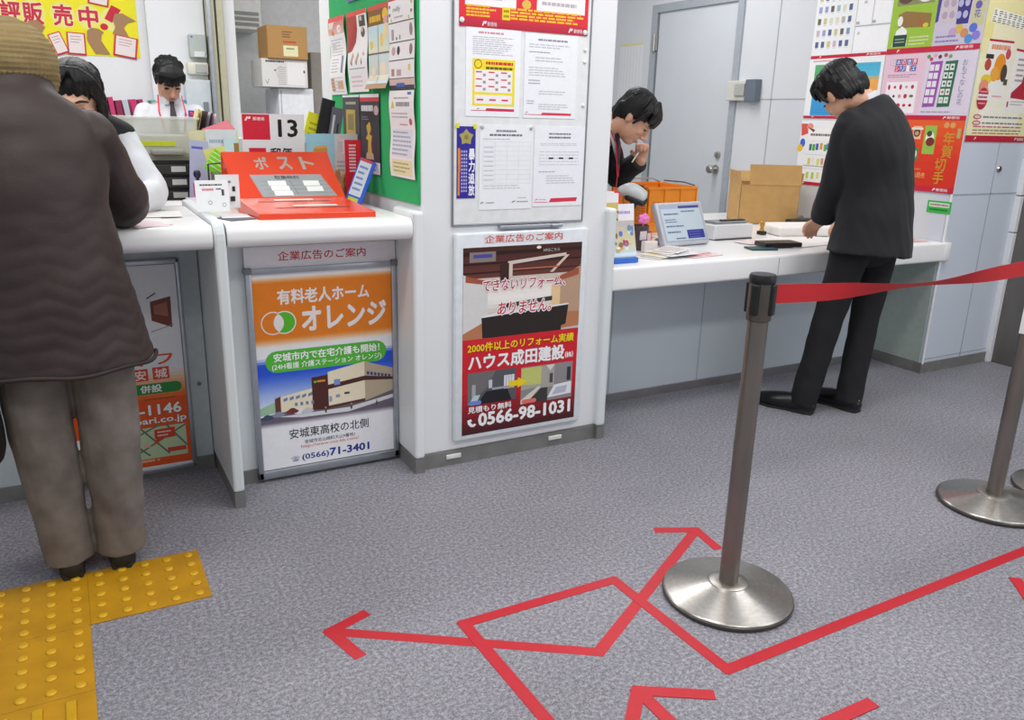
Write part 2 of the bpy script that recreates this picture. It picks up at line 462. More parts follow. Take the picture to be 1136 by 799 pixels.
# ------------------------------------------------------------------ counters
def counter_lip(x0, x1, yf, yb, z0, z1, r=.03):
    n = 6; pr = []
    for k in range(n+1):
        a = pi/2*k/n; pr.append((yf+r-r*sin(a), z0+r-r*cos(a)))
    for k in range(n+1):
        a = pi/2*k/n; pr.append((yf+r-r*cos(a), z1-r+r*sin(a)))
    pr += [(yb, z1), (yb, z0)]
    mb = MB().prism(pr, x1-x0, axis='x', base=x0)
    return mb
def service_counter(label, loc):
    return empty('service_counter', loc, label, 'counter')
def put(o, root):
    o.parent = root; o.matrix_parent_inverse = Matrix.Translation(root.location).inverted(); return o
c1 = service_counter('white rounded counter carrying the red post box, with the orange care home poster in front', (.73, 2.9, 0))
put(counter_lip(.428, 1.034, 2.60, 3.50, .872, .945).build('counter_top', COUNTER, smooth='auto'), c1)
put(MB().box(.428, 1.034, 2.789, 2.83, .05, .872).build('front_panel', WHITE2), c1)
put(MB().box(.428, 1.034, 2.780, 2.82, 0, .05).build('kick_plate', BASE), c1)
c2 = service_counter('white rounded counter the customer in brown leans on', (-.7, 2.9, 0))
put(counter_lip(-1.9, .386, 2.60, 3.2, .870, .943).build('counter_top', COUNTER, smooth='auto'), c2)
fp = put(MB().box(-1.9, .386, 2.99, 3.03, .05, .872).build('front_panel', mat('grey_blue_laminate', '#bfc9cc', .35)), c2)
put(MB().box(-1.9, .386, 2.978, 3.02, 0, .05).build('kick_plate', BASE), c2)
MB().lathe([(.004, -.004), (.007, -.003), (.008, 0)], (.357, 2.99, .33), 12, axis='y').build('screw_cap', BASE, fp)
# partition fin between the two counters
pts = [(2.60, .058), (2.60, .90)]+[(2.66-.06*cos(a), .905+.05*sin(a)) for a in [pi/2*k/6 for k in range(1, 7)]]+[(3.30, .958), (3.30, .058)]
fin = MB().prism(pts, .036, axis='x', base=.389).build('counter_partition', WHITE2, bev=.008, label='white upright partition between the two left counters', cat='partition')
MB().box(.391, .424, 2.602, 3.29, 0, .058).build('kick_plate', BASE, fin)

# low counter on the right
low = service_counter('low white counter in front of the customer in the black suit', (2.9, 2.98, 0))
c3 = counter_lip(1.90, 3.996, 2.632, 3.28, .618, .716, .012)
c3.rbox(3.99, 4.055, 2.6325, 2.654, .619, .7155, .008)
c3.box(2.62, 3.99, 3.28, 4.1, .66, .716)
ct3 = put(c3.build('counter_top', COUNTER, smooth='auto'), low)
MB().box(2.812, 2.816, 2.6312, 2.64, .63, .705).build('joint_line', SEAM, ct3)
MB().box(1.893, 1.899, 2.64, 2.66, .62, .70).build('gap_strip', BLACK, ct3)
fp3 = put(MB().box(1.88, 3.995, 2.976, 3.02, .04, .618).build('front_panel', mat('blue_grey_laminate', '#c3ccd3', .35, 0, .03, 2)), low)
put(MB().box(1.88, 3.995, 2.966, 3.02, 0, .04).build('kick_plate', mat('skirting_reflective', '#8d8a8c', .3, .5, .15, 6)), low)
for x in (2.16, 2.70): MB().box(x-.002, x+.002, 2.974, 2.977, .04, .618).build('panel_joint', SEAM, fp3)
put(MB().box(2.64, 2.68, 3.3, 4.08, 0, .66).build('side_support', WHITE2), low)

# ------------------------------------------------------------------ tactile paving
YEL = mat('tactile_yellow', '#b8860f', .5, 0, .12, 12, bump=.05, bscale=90)
YEL2 = mat('tactile_yellow_dot', '#cfa01a', .4, 0, .1, 30)
def tile(x0, y0, label, dots=True):
    t = MB().rbox(x0+.0006, x0+.2989, y0+.0006, y0+.2764, 0, .004, .001).build('tactile_paving_tile', YEL, label=label, cat='tactile tile', group='yellow tactile paving tiles')
    if dots:
        for i in range(5):
            for k in range(5):
                d = DOT if DOT.parent is None else DOT.copy()
                if d is not DOT: COL.objects.link(d)
                d.location = (x0+.03+i*.06, y0+.028+k*.0555, .0035); d.parent = t
    else:
        for i in range(4): MB().rbox(x0+.04+i*.066, x0+.062+i*.066, y0+.02, y0+.255, .003, .0085, .004).build('raised_bar', YEL2, t, smooth='auto')
DOT = MB().lathe([(.0135, 0), (.0115, .0035), (.0085, .005), (.002, .0056)], n=14).build('raised_dot', YEL2, smooth=True)
tile(-.063, 2.097, 'yellow dotted tactile tile at the right end of the row, beyond the shoes')
tile(-.3615, 2.097, 'yellow dotted tactile tile at the inner corner, left of the shoes')
tile(-.3615, 1.8198, 'yellow dotted tactile tile in the stem, one before the corner tile')
tile(-.3615, 1.5426, 'yellow barred tactile tile at the bottom edge of the photo', False)
tile(-.66, 2.097, 'yellow dotted tactile tile at the left end of the row')

# ------------------------------------------------------------------ floor tape
TAPE = mat('red_floor_tape', '#ba1827', .45, 0, .05, 40)
TZ = [.0006]
def tape(segs, label, w=.033):
    mb = MB(); z = TZ[0]; TZ[0] += .0007
    for (ax, ay), (bx, by) in segs:
        d = V((bx-ax, by-ay, 0)).normalized(); n = V((-d.y, d.x, 0))*w/2; e = d*w*.35
        a = V((ax, ay, 0))-e; b = V((bx, by, 0))+e
        q = [a+n, b+n, b-n, a-n]
        mb.add([(p.x, p.y, 0.0) for p in q]+[(p.x, p.y, z) for p in q], [(0, 1, 2, 3), (7, 6, 5, 4), (0, 4, 5, 1), (1, 5, 6, 2), (2, 6, 7, 3), (3, 7, 4, 0)])
        z += .0001
    mb.build('floor_tape', TAPE, label=label, cat='floor tape')
A, B_, Cc = (.478, 1.800), (1.053, 1.420), (1.700, 1.808)
tape([(A, B_), (B_, Cc), (A, (.579, 1.836)), (A, (.512, 1.676)), (Cc, (1.585, 1.862)), (Cc, (1.683, 1.690))], 'red tape line on the floor bent once, with an arrowhead at both ends')
tape([((2.72, 1.243), (1.297, 1.222)), ((1.297, 1.222), (1.281, 1.678)), ((1.281, 1.678), (.800, 1.678)), ((.800, 1.678), (.815, 1.15))], 'red tape path on the floor zigzagging left from the right edge, without arrowheads')
tape([((1.053, 1.258), (1.195, 1.171)), ((1.053, 1.258), (.962, 1.165)), ((1.053, 1.258), (1.057, 1.0))], 'red tape arrow pointing up at the bottom edge of the floor')
tape([((1.508, .979), (1.25, .981))], 'short red tape stub at the bottom right of the floor')
tape([((2.36, 1.146), (2.22, .985))], 'short red tape piece at the right edge below the second barrier post')

# ------------------------------------------------------------------ barrier posts and belt
def stanchion(x, y, label, rz=0):
    r = empty('barrier_post', (x, y, 0), label, 'barrier post', 'belt barrier posts', rz)
    MB().lathe([(.176, 0), (.181, .004), (.181, .012), (.176, .016), (.176, .0165)], n=64).build('base_ring', mat('dark_base_rim', '#57544f', .35, .7), r, smooth='auto')
    MB().lathe([(.179, .0155), (.179, .017), (.1775, .0186), (.172, .0198), (.115, .0313), (.062, .0421), (.0555, .0435), (.054, .0445), (.03, .0455)], n=64).build('base', TURNED, r, smooth='auto')
    MB().lathe([(.0545, .0435), (.0545, .046), (.052, .0475), (.03, .0478)], n=48).build('base_collar', mat('polished_steel', '#b0ada6', .36, 1, .04), r, smooth='auto')
    MB().lathe([(.0265, .045), (.0265, .845)], n=32).build('pole', STEELP, r, smooth='auto')
    h = MB().lathe([(.027, .80), (.0315, .803), (.0315, .898)], n=32).build('belt_head', mat('head_steel', '#6d665f', .32, .85, .1, 20), r, smooth='auto')
    MB().lathe([(.0325, .898), (.0335, .903), (.0335, .914), (.031, .9205), (.004, .9225)], n=32).build('cap', BLACK, h, smooth='auto')
    for k in range(4):
        a = pi/2*k+.35; m = MB().rbox(-.0105, .0105, -.0075, .006, .818, .898, .004)
        m.xf(Matrix.Rotation(a, 4, 'Z') @ Matrix.Translation((0, -.031, 0))); m.build('belt_slot', BLACK, h)
    return r
stanchion(1.525, 1.473, 'steel barrier post in full view, standing on the red floor tape zigzag')
stanchion(2.79, 1.49, 'second steel barrier post, with a paper sign hung on it at the right edge')
stanchion(3.152, 1.43, 'barrier post of which only the left rim of the base shows at the right edge')

def belt():
    a = V((1.555, 1.466, .868)); b = V((2.762, 1.49, .862)); N = 48; mb = MB(); vs = []
    dirn = (b-a).normalized(); nrm = -V((-dirn.y, dirn.x, 0))
    for i in range(N+1):
        t = i/N; c = a.lerp(b, t)-V((0, 0, .075*t*(1-t)))
        ang = radians(66)*sin(pi*min(1, max(0, (t-.08)/.84)))**2
        up = V((0, 0, 1))*cos(ang)+nrm*sin(ang)*.8
        for s in (-1, 1):
            for q in (-.0006, .0006): vs.append(c+up*.0245*s+nrm*q)
    f = []
    for i in range(N):
        o = 4*i; p = o+4
        f += [(o, o+2, p+2, p), (o+1, p+1, p+3, o+3), (o, p, p+1, o+1), (o+2, o+3, p+3, p+2)]
    mb.add(vs, f); mb.build('barrier_belt', mat('red_webbing', '#c81a22', .6, 0, .08, 300, bump=.05, bscale=400), smooth='auto', label='red belt stretched from the front barrier post to the right edge', cat='barrier belt')
belt()
s = Sheet(.21, .2)
s.lines(.1, .40, .9, .5, 1, '#6a6468', .7, 3); s.lines(.1, .56, .9, .64, 1, '#c08a8e', .6, 4); s.lines(.1, .7, .9, .78, 1, '#7a7478', .6, 5)
s.build('hanging_paper_sign', '#eceaea', (2.747, 1.497, .835), (.47, -.88, 0), (0, 0, -1), label='white paper sign hanging on the second barrier post', cat='paper sign')
# ------------------------------------------------------------------ posters on the counters
def pinned(parent, pts, r=.006, m=None):
    mb = MB()
    for p in pts: mb.piece(ell(p, (r, r*.6, r), n=12, m=8))
    return mb

# orange care home poster in its metal stand
fr = MB()
x0, x1, z0, z1, yf = .503, 1.034, .012, .776, 2.762
fr.rbox(x0, x1, yf, yf+.026, z1-.02, z1, .003).rbox(x0, x1, yf, yf+.026, z0, z0+.028, .003).rbox(x0, x0+.019, yf, yf+.026, z0, z1, .003).rbox(x1-.019, x1, yf, yf+.026, z0, z1, .003)
po = fr.build('poster_stand', ALU, smooth='auto', label='metal framed poster stand with the orange care home advertisement', cat='poster stand')
for a in (x0-.006, x1-.02): MB().rbox(a, a+.026, yf-.006, yf+.02, z1-.018, z1+.004, .003).build('corner_clip', mat('clip_grey', '#7c8084', .4, .5), po)
s = Sheet(.53, .072)
s.t('企業広告のご案内', .21, .26, .79, .70, '#c8322c', .018)
s.build('header_board', '#eceaee', (.503, 2.772, .848), parent=po)
W, Hh = .493, .716
s = Sheet(W, Hh)
s.grad(0, .02, 1, .05, [(0, '#f6f4f2'), (1, '#ee8522')], 6); s.r(0, .05, 1, .32, '#ee8522'); s.grad(0, .32, 1, .365, [(0, '#ee8522'), (1, '#f6f4f4')], 6)
s.grad(0, .42, 1, .70, [(0, '#e6ebf8'), (.12, '#2450d2'), (.3, '#2f58d6'), (.65, '#9db6ec'), (1, '#eef2fb')], 22)
s.t('有料老人ホーム', .17, .085, .83, .155, '#f7f3f0', .05)
ar = W/Hh
s.e(.13, .245, .083, .083*ar, '#f7f3f0', 40); s.e(.208, .245, .083, .083*ar, '#f7f3f0', 40); s.e(.208, .245, .075, .075*ar, '#5cc232', 40); s.e(.13, .245, .075, .075*ar, '#ee8522', 40)
lens = [(.13+.075*cos(t), .245+.075*ar*sin(t)) for t in [-1.02+2.04*k/12 for k in range(13)]]+[(.208-.075*cos(t), .245+.075*ar*sin(t)) for t in [1.02-2.04*k/12 for k in range(13)]]
s.p(lens, '#f7f3f0')
s.t('オレンジ', .335, .178, .955, .295, '#f7f3f0', .06)
s.pill(.06, .385, .955, .495, '#55bb3a')
s.t('安城市内で在宅介護も開始！', .12, .398, .90, .44, '#ffffff', .035); s.t('(24H看護 介護ステーション オレンジ)', .105, .449, .915, .486, '#ffffff', .02)
s.va, s.vb = -.012, .962
# printed view of a building
s.p([(0, .71), (.1, .685), (.2, .71), (.25, .73), (0, .75)], '#9ec3a4')
s.p([(0, .76), (.2, .735), (.4, .745), (.78, .735), (1, .70), (1, .80), (0, .815)], '#6a6270')
s.grad(0, .795, 1, .82, [(0, '#70687a'), (1, '#f0f0f4')], 6)
s.p([(.12, .765), (.65, .765), (1, .725), (1, .745), (.65, .79), (.3, .785)], '#d9dade')
s.p([(.13, .66), (.40, .63), (.40, .745), (.13, .742)], '#eadfc4'); s.p([(.11, .665), (.15, .655), (.15, .745), (.11, .742)], '#6b3a34')
s.p([(.38, .575), (.50, .568), (.50, .76), (.38, .752)], '#4f2a26'); s.p([(.50, .555), (.78, .52), (.78, .742), (.50, .757)], '#eadfc4')
s.p([(.78, .52), (1, .575), (1, .70), (.78, .742)], '#b8a890'); s.p([(.50, .625), (.78, .60), (.78, .625), (.50, .65)], '#4f2a26'); s.p([(.78, .60), (1, .625), (1, .64), (.78, .625)], '#4f2a26')
s.p([(.50, .742), (.78, .728), (.78, .742), (.50, .757)], '#5a332c')
for q in range(5): s.p([(.17+q*.045, .672-q*.003), (.2+q*.045, .664-q*.003), (.2+q*.045, .68-q*.003), (.17+q*.045, .688-q*.003)], '#6f84b4')
for q in range(4): s.r(.25+q*.04, .70, .27+q*.04, .718, '#7182a8')
for q in range(7): s.p([(.80+q*.028, .575+q*.005), (.82+q*.028, .585+q*.005), (.81+q*.028, .60+q*.004), (.795+q*.028, .592+q*.005)], '#39487e')
s.r(.545, .60, .59, .632, '#7d92cf'); s.r(.555, .685, .585, .702, '#8a93b5'); s.r(.62, .678, .66, .69, '#4a4140'); s.r(.505, .69, .525, .72, '#8f9fd0')
s.e(.405, .60, .012, .007, '#55c03a'); s.r(.42, .593, .48, .604, '#e8873a')
for cx, cy, c in ((.05, .765, '#46506a'), (.13, .755, '#8794a8'), (.28, .752, '#e9e9ee'), (.34, .754, '#c9ccd6'), (.23, .745, '#7a3436')):
    s.e(cx, cy, .045, .012, c); s.e(cx, cy-.009, .025, .010, c)
for cx in (.475, .67, .87): s.e(cx, .765, .008, .014, '#5a4a4a'); s.e(cx, .748, .006, .005, '#c79c86')
s.va, s.vb = -.02, 1
s.t('安城東高校の北側', .20, .82, .80, .872, '#26262a', .015); s.t('安城市北山崎町大山9番地1', .31, .887, .69, .908, '#3a3a40', .01)
s.t('http://www.oss-kk.com/', .28, .912, .72, .934, '#dc6a34', .008)
s.va = 0
s.t('☎', .205, .948, .265, .976, '#22338c', 0); s.t('(0566)', .285, .944, .485, .982, '#22338c', .03); s.t('71-3401', .495, .936, .80, .976, '#22338c', .05)
s.build('poster_print', '#f0f0f5', (.522, 2.775, .758), parent=po)

# renovation poster on the pillar
x0, x1, z0, z1 = 1.196, 1.757, .098, .886
pb = MB().rbox(x0, x1, 2.606, 2.6295, z0, z1, .008, seg=3).build('poster_board', mat('poster_board_white', '#dfe5ea', .3), smooth='auto', label='white rimmed poster board with the red house renovation advertisement', cat='poster board')
s = Sheet(.34, .035); s.t('企業広告のご案内', .02, .1, .98, .9, '#d8492f', .018); s.build('header_print', '#dfe5ea', (1.305, 2.6062, .878), parent=pb, thick=.0003)
s = Sheet(.502, .714); s.vb = .79
s.grad(0, 0, 1, .26, [(0, '#43231f'), (.5, '#5b302a'), (1, '#7a4238')], 8); s.r(0, .2, 1, .6, '#cfc3b8'); s.grad(.05, .24, .95, .46, [(0, '#e9dfd2'), (.5, '#f4f1ef'), (1, '#cdbfb2')], 8)
s.p([(0, .17), (.2, .25), (.2, .5), (0, .56)], '#d8d8d6'); s.p([(1, .15), (.82, .25), (.82, .47), (1, .5)], '#bb9a80'); s.p([(.82, .25), (.74, .28), (.74, .42), (.82, .45)], '#e9c898')
s.p([(0, .56), (.2, .48), (.82, .47), (1, .48), (1, .58), (0, .63)], '#b97a56')
for a, b in ((.03, .06), (.1, .12), (.16, .175)): s.p([(.0, a), (1, a+.0), (1, b-.01), (.0, b-.006)], '#2e1815')
s.p([(.36, .10), (.86, .065), (.86, .085), (.40, .12), (.40, .2), (.36, .2)], '#d8c8bf'); s.p([(.72, .19), (.86, .08), (.89, .08), (.75, .19)], '#dcc7b8'); s.r(.4, .15, .8, .16, '#b06a52')
s.p([(.30, .12), (.37, .11), (.37, .23), (.30, .24)], '#3b211d'); s.r(.05, .03, .26, .095, '#8a7d78'); s.t('●●●●●', .08, .045, .23, .07, '#3d3f9a') if False else s.r(.08, .045, .23, .068, '#4b4c9c')
s.p([(.02, .18), (.28, .24), (.28, .26), (.02, .22)], '#a5563e'); s.p([(.98, .17), (.78, .23), (.76, .26), (.98, .22)], '#a5563e')
s.e(.62, .02, .02, .01, '#f4ead8')
s.p([(.33, .38), (.75, .355), (.75, .385), (.33, .41)], '#3a3638'); s.p([(.50, .375), (.58, .37), (.58, .385), (.50, .39)], '#8a8684')
s.p([(.15, .455), (.90, .42), (.88, .56), (.84, .57), (.84, .60), (.21, .625), (.21, .60), (.16, .60)], '#2b2321'); s.p([(.15, .45), (.30, .43), (.90, .415), (.90, .425), (.15, .462)], '#e6e6ea')
s.va, s.vb = 0, 1
s.t('できないリフォーム、', .16, .168, .86, .228, '#b52a4c', .02, .15, edge='#f6f1f0', ew=.075); s.t('ありません。', .28, .292, .74, .357, '#c0284a', .022, .15, edge='#f6f1f0', ew=.08)
s.grad(0, .475, 1, 1, [(0, '#d32230'), (.55, '#c41f2c'), (.82, '#7c1a22'), (1, '#3f1a20')], 16)
s.t('2000件以上のリフォーム実績', .04, .498, .96, .545, '#f2dc1e', .035); s.t('ハウス成田建設', .05, .56, .88, .642, '#f2f2f4', .06, edge='#8e1520', ew=.025); s.t('㈱', .89, .605, .965, .64, '#f2f2f4', .02)
s.va, s.vb = -.533, 1.512
s.r(.045, .787, .455, .905, '#57585e'); s.p([(.045, .787), (.28, .787), (.2, .85), (.045, .9)], '#6f6d6e'); s.p([(.12, .905), (.2, .86), (.38, .86), (.42, .905)], '#1f1f24'); s.r(.35, .81, .44, .86, '#d9dbe6'); s.r(.22, .82, .25, .85, '#c9cbd8'); s.r(.08, .83, .11, .88, '#a8aab4'); s.p([(.05, .9), (.1, .87), (.15, .87), (.11, .905)], '#b9d0d4'); s.r(.25, .85, .44, .858, '#a3a6b2')
for k in range(3): s.r(.368+k*.022, .81, .371+k*.022, .86, '#8a8c9c')
s.va, s.vb = -.533, 1.562
s.r(.50, .766, .965, .90, '#8d8a8c'); s.p([(.50, .769), (.68, .769), (.68, .835), (.50, .83)], '#c3c674'); s.p([(.50, .90), (.50, .885), (.66, .84), (.68, .845), (.55, .90)], '#d4d4c4'); s.p([(.55, .90), (.68, .85), (.74, .85), (.74, .90)], '#3c3a36'); s.r(.68, .77, .80, .85, '#a8a49c'); s.p([(.74, .89), (.80, .845), (.96, .84), (.96, .885)], '#e4e6ee'); s.p([(.78, .882), (.82, .855), (.92, .852), (.91, .878)], '#b8bac8'); s.r(.755, .80, .785, .835, '#4a4850'); s.r(.915, .785, .95, .835, '#33343c'); s.p([(.72, .768), (.76, .79), (.80, .768)], '#d8d8d2'); s.p([(.50, .83), (.68, .835), (.68, .842), (.50, .85)], '#a8a89c')
s.va, s.vb = 0, 1
s.p([(.39, .728), (.47, .728), (.47, .714), (.555, .744), (.47, .774), (.47, .76), (.39, .76)], '#f0cf1c')
s.pill(.055, .812, .16, .836, '#6d86d2'); s.pill(.51, .848, .64, .872, '#e4716e')
s.t('見積もり無料', .05, .845, .42, .88, '#f2f2f4', .035)
s.t('0566-98-1031', .14, .888, .955, .958, '#f4f4f6', .06, edge='#5a141c', ew=.025)
s.va = -.033
s.p([(.045, .95), (.075, .945), (.085, .957), (.07, .962), (.09, .978), (.105, .972), (.12, .98), (.1, .992), (.075, .99), (.05, .972)], '#f4f4f6')
s.va = 0
s.t('HPはこちら', .66, .024, .80, .040, '#d8cfcf', .01)
s.build('poster_print', '#5b302a', (1.226, 2.6062, .833), parent=pb, thick=.0006)
MB().rbox(1.375, 1.64, 2.61, 2.632, .893, .906, .002).rbox(1.59, 1.635, 2.604, 2.612, .894, .905, .002).build('poster_bracket', ALU, label='grey metal bracket between the notice board and the renovation poster', cat='bracket')

# care home poster behind the customer in brown
x0, x1, z0, z1, yf = -.20, .325, .022, .792, 2.965
fr = MB().rbox(x0, x1, yf, yf+.024, z1-.018, z1, .006).rbox(x0, x1, yf, yf+.024, z0, z0+.02, .003).rbox(x0, x0+.018, yf, yf+.024, z0, z1, .003).rbox(x1-.018, x1, yf, yf+.024, z0, z1, .006)
pw = fr.build('poster_stand', ALU, smooth='auto', label='metal framed poster stand partly hidden by the customer in brown', cat='poster stand')
s = Sheet(.49, .735)
s.grad(0, .50, 1, .64, [(0, '#e9eaee'), (.3, '#eec9a8'), (1, '#ea6a22')], 8); s.r(0, .64, 1, .985, '#e85a1e')
s.p([(.82, .17), (.955, .15), (.95, .30), (.82, .26)], '#7a4136'); s.p([(.84, .19), (.93, .175), (.93, .245), (.84, .23)], '#a86a58'); s.line(.81, .315, .96, .285, .003, '#9a8f88'); s.line(.80, .155, .86, .13, .004, '#5a4a46')
s.t('ライフ', .50, .42, .93, .475, '#e4572a', .04)
s.p([(.66, .49), (.76, .49), (.76, .55), (.66, .55)], '#dd4b35'); s.p([(.79, .487), (.90, .487), (.90, .548), (.79, .548)], '#dd4b35')
s.t('安', .675, .497, .745, .543, '#f7ece8', .03); s.t('城', .805, .495, .885, .541, '#f7ece8', .03)
s.pill(.30, .565, .975, .617, '#2e8b46'); s.t('併設', .70, .572, .84, .609, '#f4f8f4', .04)
s.t('-1146', .68, .672, .955, .722, '#fbfbfb', .05, edge='#8c3a1c', ew=.03); s.t('ubari.co.jp', .60, .735, .985, .775, '#fbfbfb', .04, edge='#8c3a1c', ew=.03)
s.lines(.72, .637, .95, .65, 1, '#a8552a', .6, 9)
s.r(.62, .785, .975, .945, '#c4d8ae')
for a, b, c, d in ((.62, .92, .975, .79), (.66, .775, .85, .93), (.62, .83, .80, .775), (.84, .775, .975, .90), (.72, .93, .62, .86)): s.line(a, b, c, d, .006, '#6f7f6c')
s.p([(.76, .80), (.90, .795), (.90, .845), (.82, .848), (.74, .88), (.77, .848), (.76, .845)], '#d94a34'); s.lines(.78, .805, .88, .84, 2, '#f3d9d2', .4, 3); s.r(.84, .90, .965, .922, '#d94a34'); s.pill(.68, .872, .73, .885, '#e9b7a8')
s.r(.06, .80, .30, .92, '#f5f5f7'); s.lines(.09, .83, .28, .9, 2, '#5c5454', .5, 4); s.lines(.03, .945, .95, .965, 1, '#f0b090', .6, 5)
s.build('poster_print', '#e6e9ee', (-.182, 2.968, .774), parent=pw)

# ------------------------------------------------------------------ notice board on the pillar
nb = MB().box(1.196, 1.73, 2.624, 2.6305, .915, 2.3).build('notice_board', mat('notice_board_white', '#e4e6e7', .3), label='large white notice board in a thin grey frame on the pillar', cat='notice board')
MB().rbox(1.190, 1.196, 2.621, 2.631, .909, 2.3, .002).rbox(1.73, 1.736, 2.621, 2.631, .909, 2.3, .002).rbox(1.190, 1.736, 2.621, 2.631, .908, .914, .002).build('board_frame', mat('frame_grey', '#8d9296', .35, .6), nb)
YB = 2.6235
def mark(s, x, y, w, h, c):
    """flag-like postal mark: two slanted strokes"""
    s.p([(x, y+h), (x+w*.35, y), (x+w*.6, y), (x+w*.25, y+h)], c); s.p([(x+w*.45, y+h*.55), (x+w*.7, y), (x+w, y), (x+w*.85, y+h*.55)], c)
s = Sheet(.504, .42)
s.r(0, .0, 1, 1, '#dd2c3a'); s.r(.04, .05, .42, .86-.02, '#f3eef0'); s.r(.58, .05, .97, .86-.02, '#f3eef0'); s.lines(.62, .3, .94, .82, 6, '#b9b4ba', .3, 3); s.lines(.07, .3, .40, .82, 6, '#b9b4ba', .3, 5)
s.r(.58, .845, .58, .845, '#dd2c3a') if False else None
s.e(.50, .80, .035, .035, '#e2b850')
s.r(0, .845, 1, .93, '#dd2c3a')
s.lines(.05, .83, .29, .925, 4, '#efc52c', .6, 2); s.r(.315, .835, .375, .93, '#efd62a'); s.lines(.325, .845, .37, .92, 2, '#a09018', .5, 4); s.lines(.38, .83, .97, .925, 4, '#efc52c', .6, 7, .15)
s.grad(0, .935, 1, 1, [(0, '#c92c42'), (1, '#b42036')], 3); mark(s, .165, .95, .035, .035, '#f6f0f2'); s.t('郵便局', .205, .953, .275, .985, '#f0e6ea'); mark(s, .84, .95, .035, .035, '#f6f0f2'); s.t('郵便局', .885, .953, .955, .985, '#f6f0f2')
np_ = s.build('notice_poster', '#dd2c3a', (1.213, YB, 1.579+.42-.012), label='red poster at the top of the pillar notice board', cat='poster')
for x, z in ((1.222, 1.586), (1.706, 1.578)): MB().piece(ell((x, YB-.003, z), (.009, .004, .009))).build('magnet', WHITE, np_, smooth=True)

s = Sheet(.209, .287)
s.t('年賀状の引受について', .22, .045, .86, .075, '#c88890', .005) if False else s.lines(.22, .045, .86, .08, 1, '#d0949c', .6, 2)
s.lines(.12, .10, .92, .31, 9, '#b7b5bd', .35, 3)
s.r(.12, .35, .90, .88, '#f2df2e'); s.r(.16, .475, .85, .725, '#f3eef0'); s.r(.16, .755, .85, .855, '#f3eef0'); s.ring(.22, .41, .07, .052, .2, '#b0523a')
s.lines(.36, .375, .86, .415, 1, '#d0322c', .8, 4, 0); s.lines(.36, .43, .86, .47, 1, '#6b5320', .7, 5, 0)
for i in range(3):
    for k in range(3): s.r(.18+i*.23, .49+k*.08, .29+i*.23, .505+k*.08, '#cf4a5a'); s.r(.31+i*.23, .515+k*.08, .36+i*.23, .545+k*.08, '#9a9aa6')
for i in range(3): s.r(.2+i*.23, .80, .32+i*.23, .82, '#cf4a5a')
mark(s, .2, .905, .05, .018, '#b03a4a'); s.r(.10, .93, .90, .938, '#cc2a4e'); s.p([(.38, .905), (.90, .91), (.90, .938), (.36, .938)], '#cc2a4e')
s.build('notice_sheet', '#f1f2f7', (1.238, YB, 1.57), label='white notice with a yellow table, upper left of the four notice board sheets', cat='notice')
s = Sheet(.217, .28)
s.lines(.24, .05, .80, .085, 1, '#8e8c96', .6, 2, 0); s.lines(.08, .11, .9, .17, 2, '#c3c2ca', .4, 3); s.lines(.08, .2, .5, .225, 1, '#9d9ba4', .5, 4); s.lines(.2, .26, .8, .33, 2, '#c3c2ca', .4, 5)
s.lines(.08, .38, .8, .5, 4, '#bdbcc5', .35, 6); s.lines(.08, .53, .3, .6, 2, '#a9a7b1', .4, 7, 0); s.lines(.28, .66, .82, .72, 2, '#c3c2ca', .4, 8); s.lines(.06, .78, .22, .84, 2, '#aaaab2', .4, 9); s.lines(.28, .82, .85, .90, 3, '#bdbcc5', .4, 1)
mark(s, .04, .925, .05, .018, '#777480'); s.r(.02, .955, .92, .963, '#d4324e'); s.p([(.36, .932), (.93, .935), (.9, .963), (.33, .963)], '#dc3452')
s.build('notice_sheet', '#f0f2f7', (1.463, YB, 1.562), label='white text notice with a red bottom bar, upper right of the four notice board sheets', cat='notice')
s = Sheet(.212, .291)
s.lines(.30, .05, .68, .085, 1, '#7e7c86', .65, 2, 0); s.lines(.18, .095, .8, .135, 1, '#75737d', .6, 3, 0); s.lines(.06, .15, .6, .175, 1, '#c5c3cc', .5, 4)
for i in range(5): s.r(.06+i*.225, .19, .064+i*.225, .69, '#cfced6')
for i in range(10): s.r(.06, .19+i*.0555, .964, .193+i*.0555, '#d6d5dc')
for i in range(8): s.lines(.08, .25+i*.055, .26, .27+i*.055, 1, '#cbc9d2', .6, i, 0)
s.lines(.07, .70, .9, .76, 2, '#cfced6', .4, 5); s.lines(.74, .855, .95, .875, 1, '#b5b3bc', .5, 6)
mark(s, .02, .905, .07, .025, '#8e5460'); s.lines(.13, .905, .28, .93, 1, '#8e8c96', .5, 2, 0); mark(s, .62, .9, .07, .025, '#67656f'); s.lines(.72, .9, .94, .925, 1, '#8e8c96', .5, 2, 0)
n3 = s.build('notice_sheet', '#eff1f6', (1.294, YB, 1.255), label='white notice with a pale ruled table, lower left of the four notice board sheets', cat='notice')
for x in (1.302, 1.497): MB().piece(ell((x, YB-.003, 1.248), (.007, .004, .007))).build('magnet', mat('clear_magnet', '#c2c4c8', .2), n3, smooth=True)
s = Sheet(.214, .284)
s.lines(.28, .075, .72, .105, 1, '#7e7c86', .65, 2, 0); s.lines(.28, .12, .72, .15, 1, '#6a6872', .7, 3, 0); s.lines(.12, .2, .9, .24, 2, '#c9c7d0', .4, 4)
for k in range(5): s.lines(.1, .3+k*.04, .9, .325+k*.04, 1, '#cfced6', .4, 20+k, 0)
for q in range(3): s.r(.29+q*.2, .382, .38+q*.2, .402, '#1d1c20')
s.lines(.1, .55, .5, .575, 1, '#b5b3bc', .5, 5); s.lines(.25, .60, .85, .72, 4, '#c9c7d0', .4, 6)
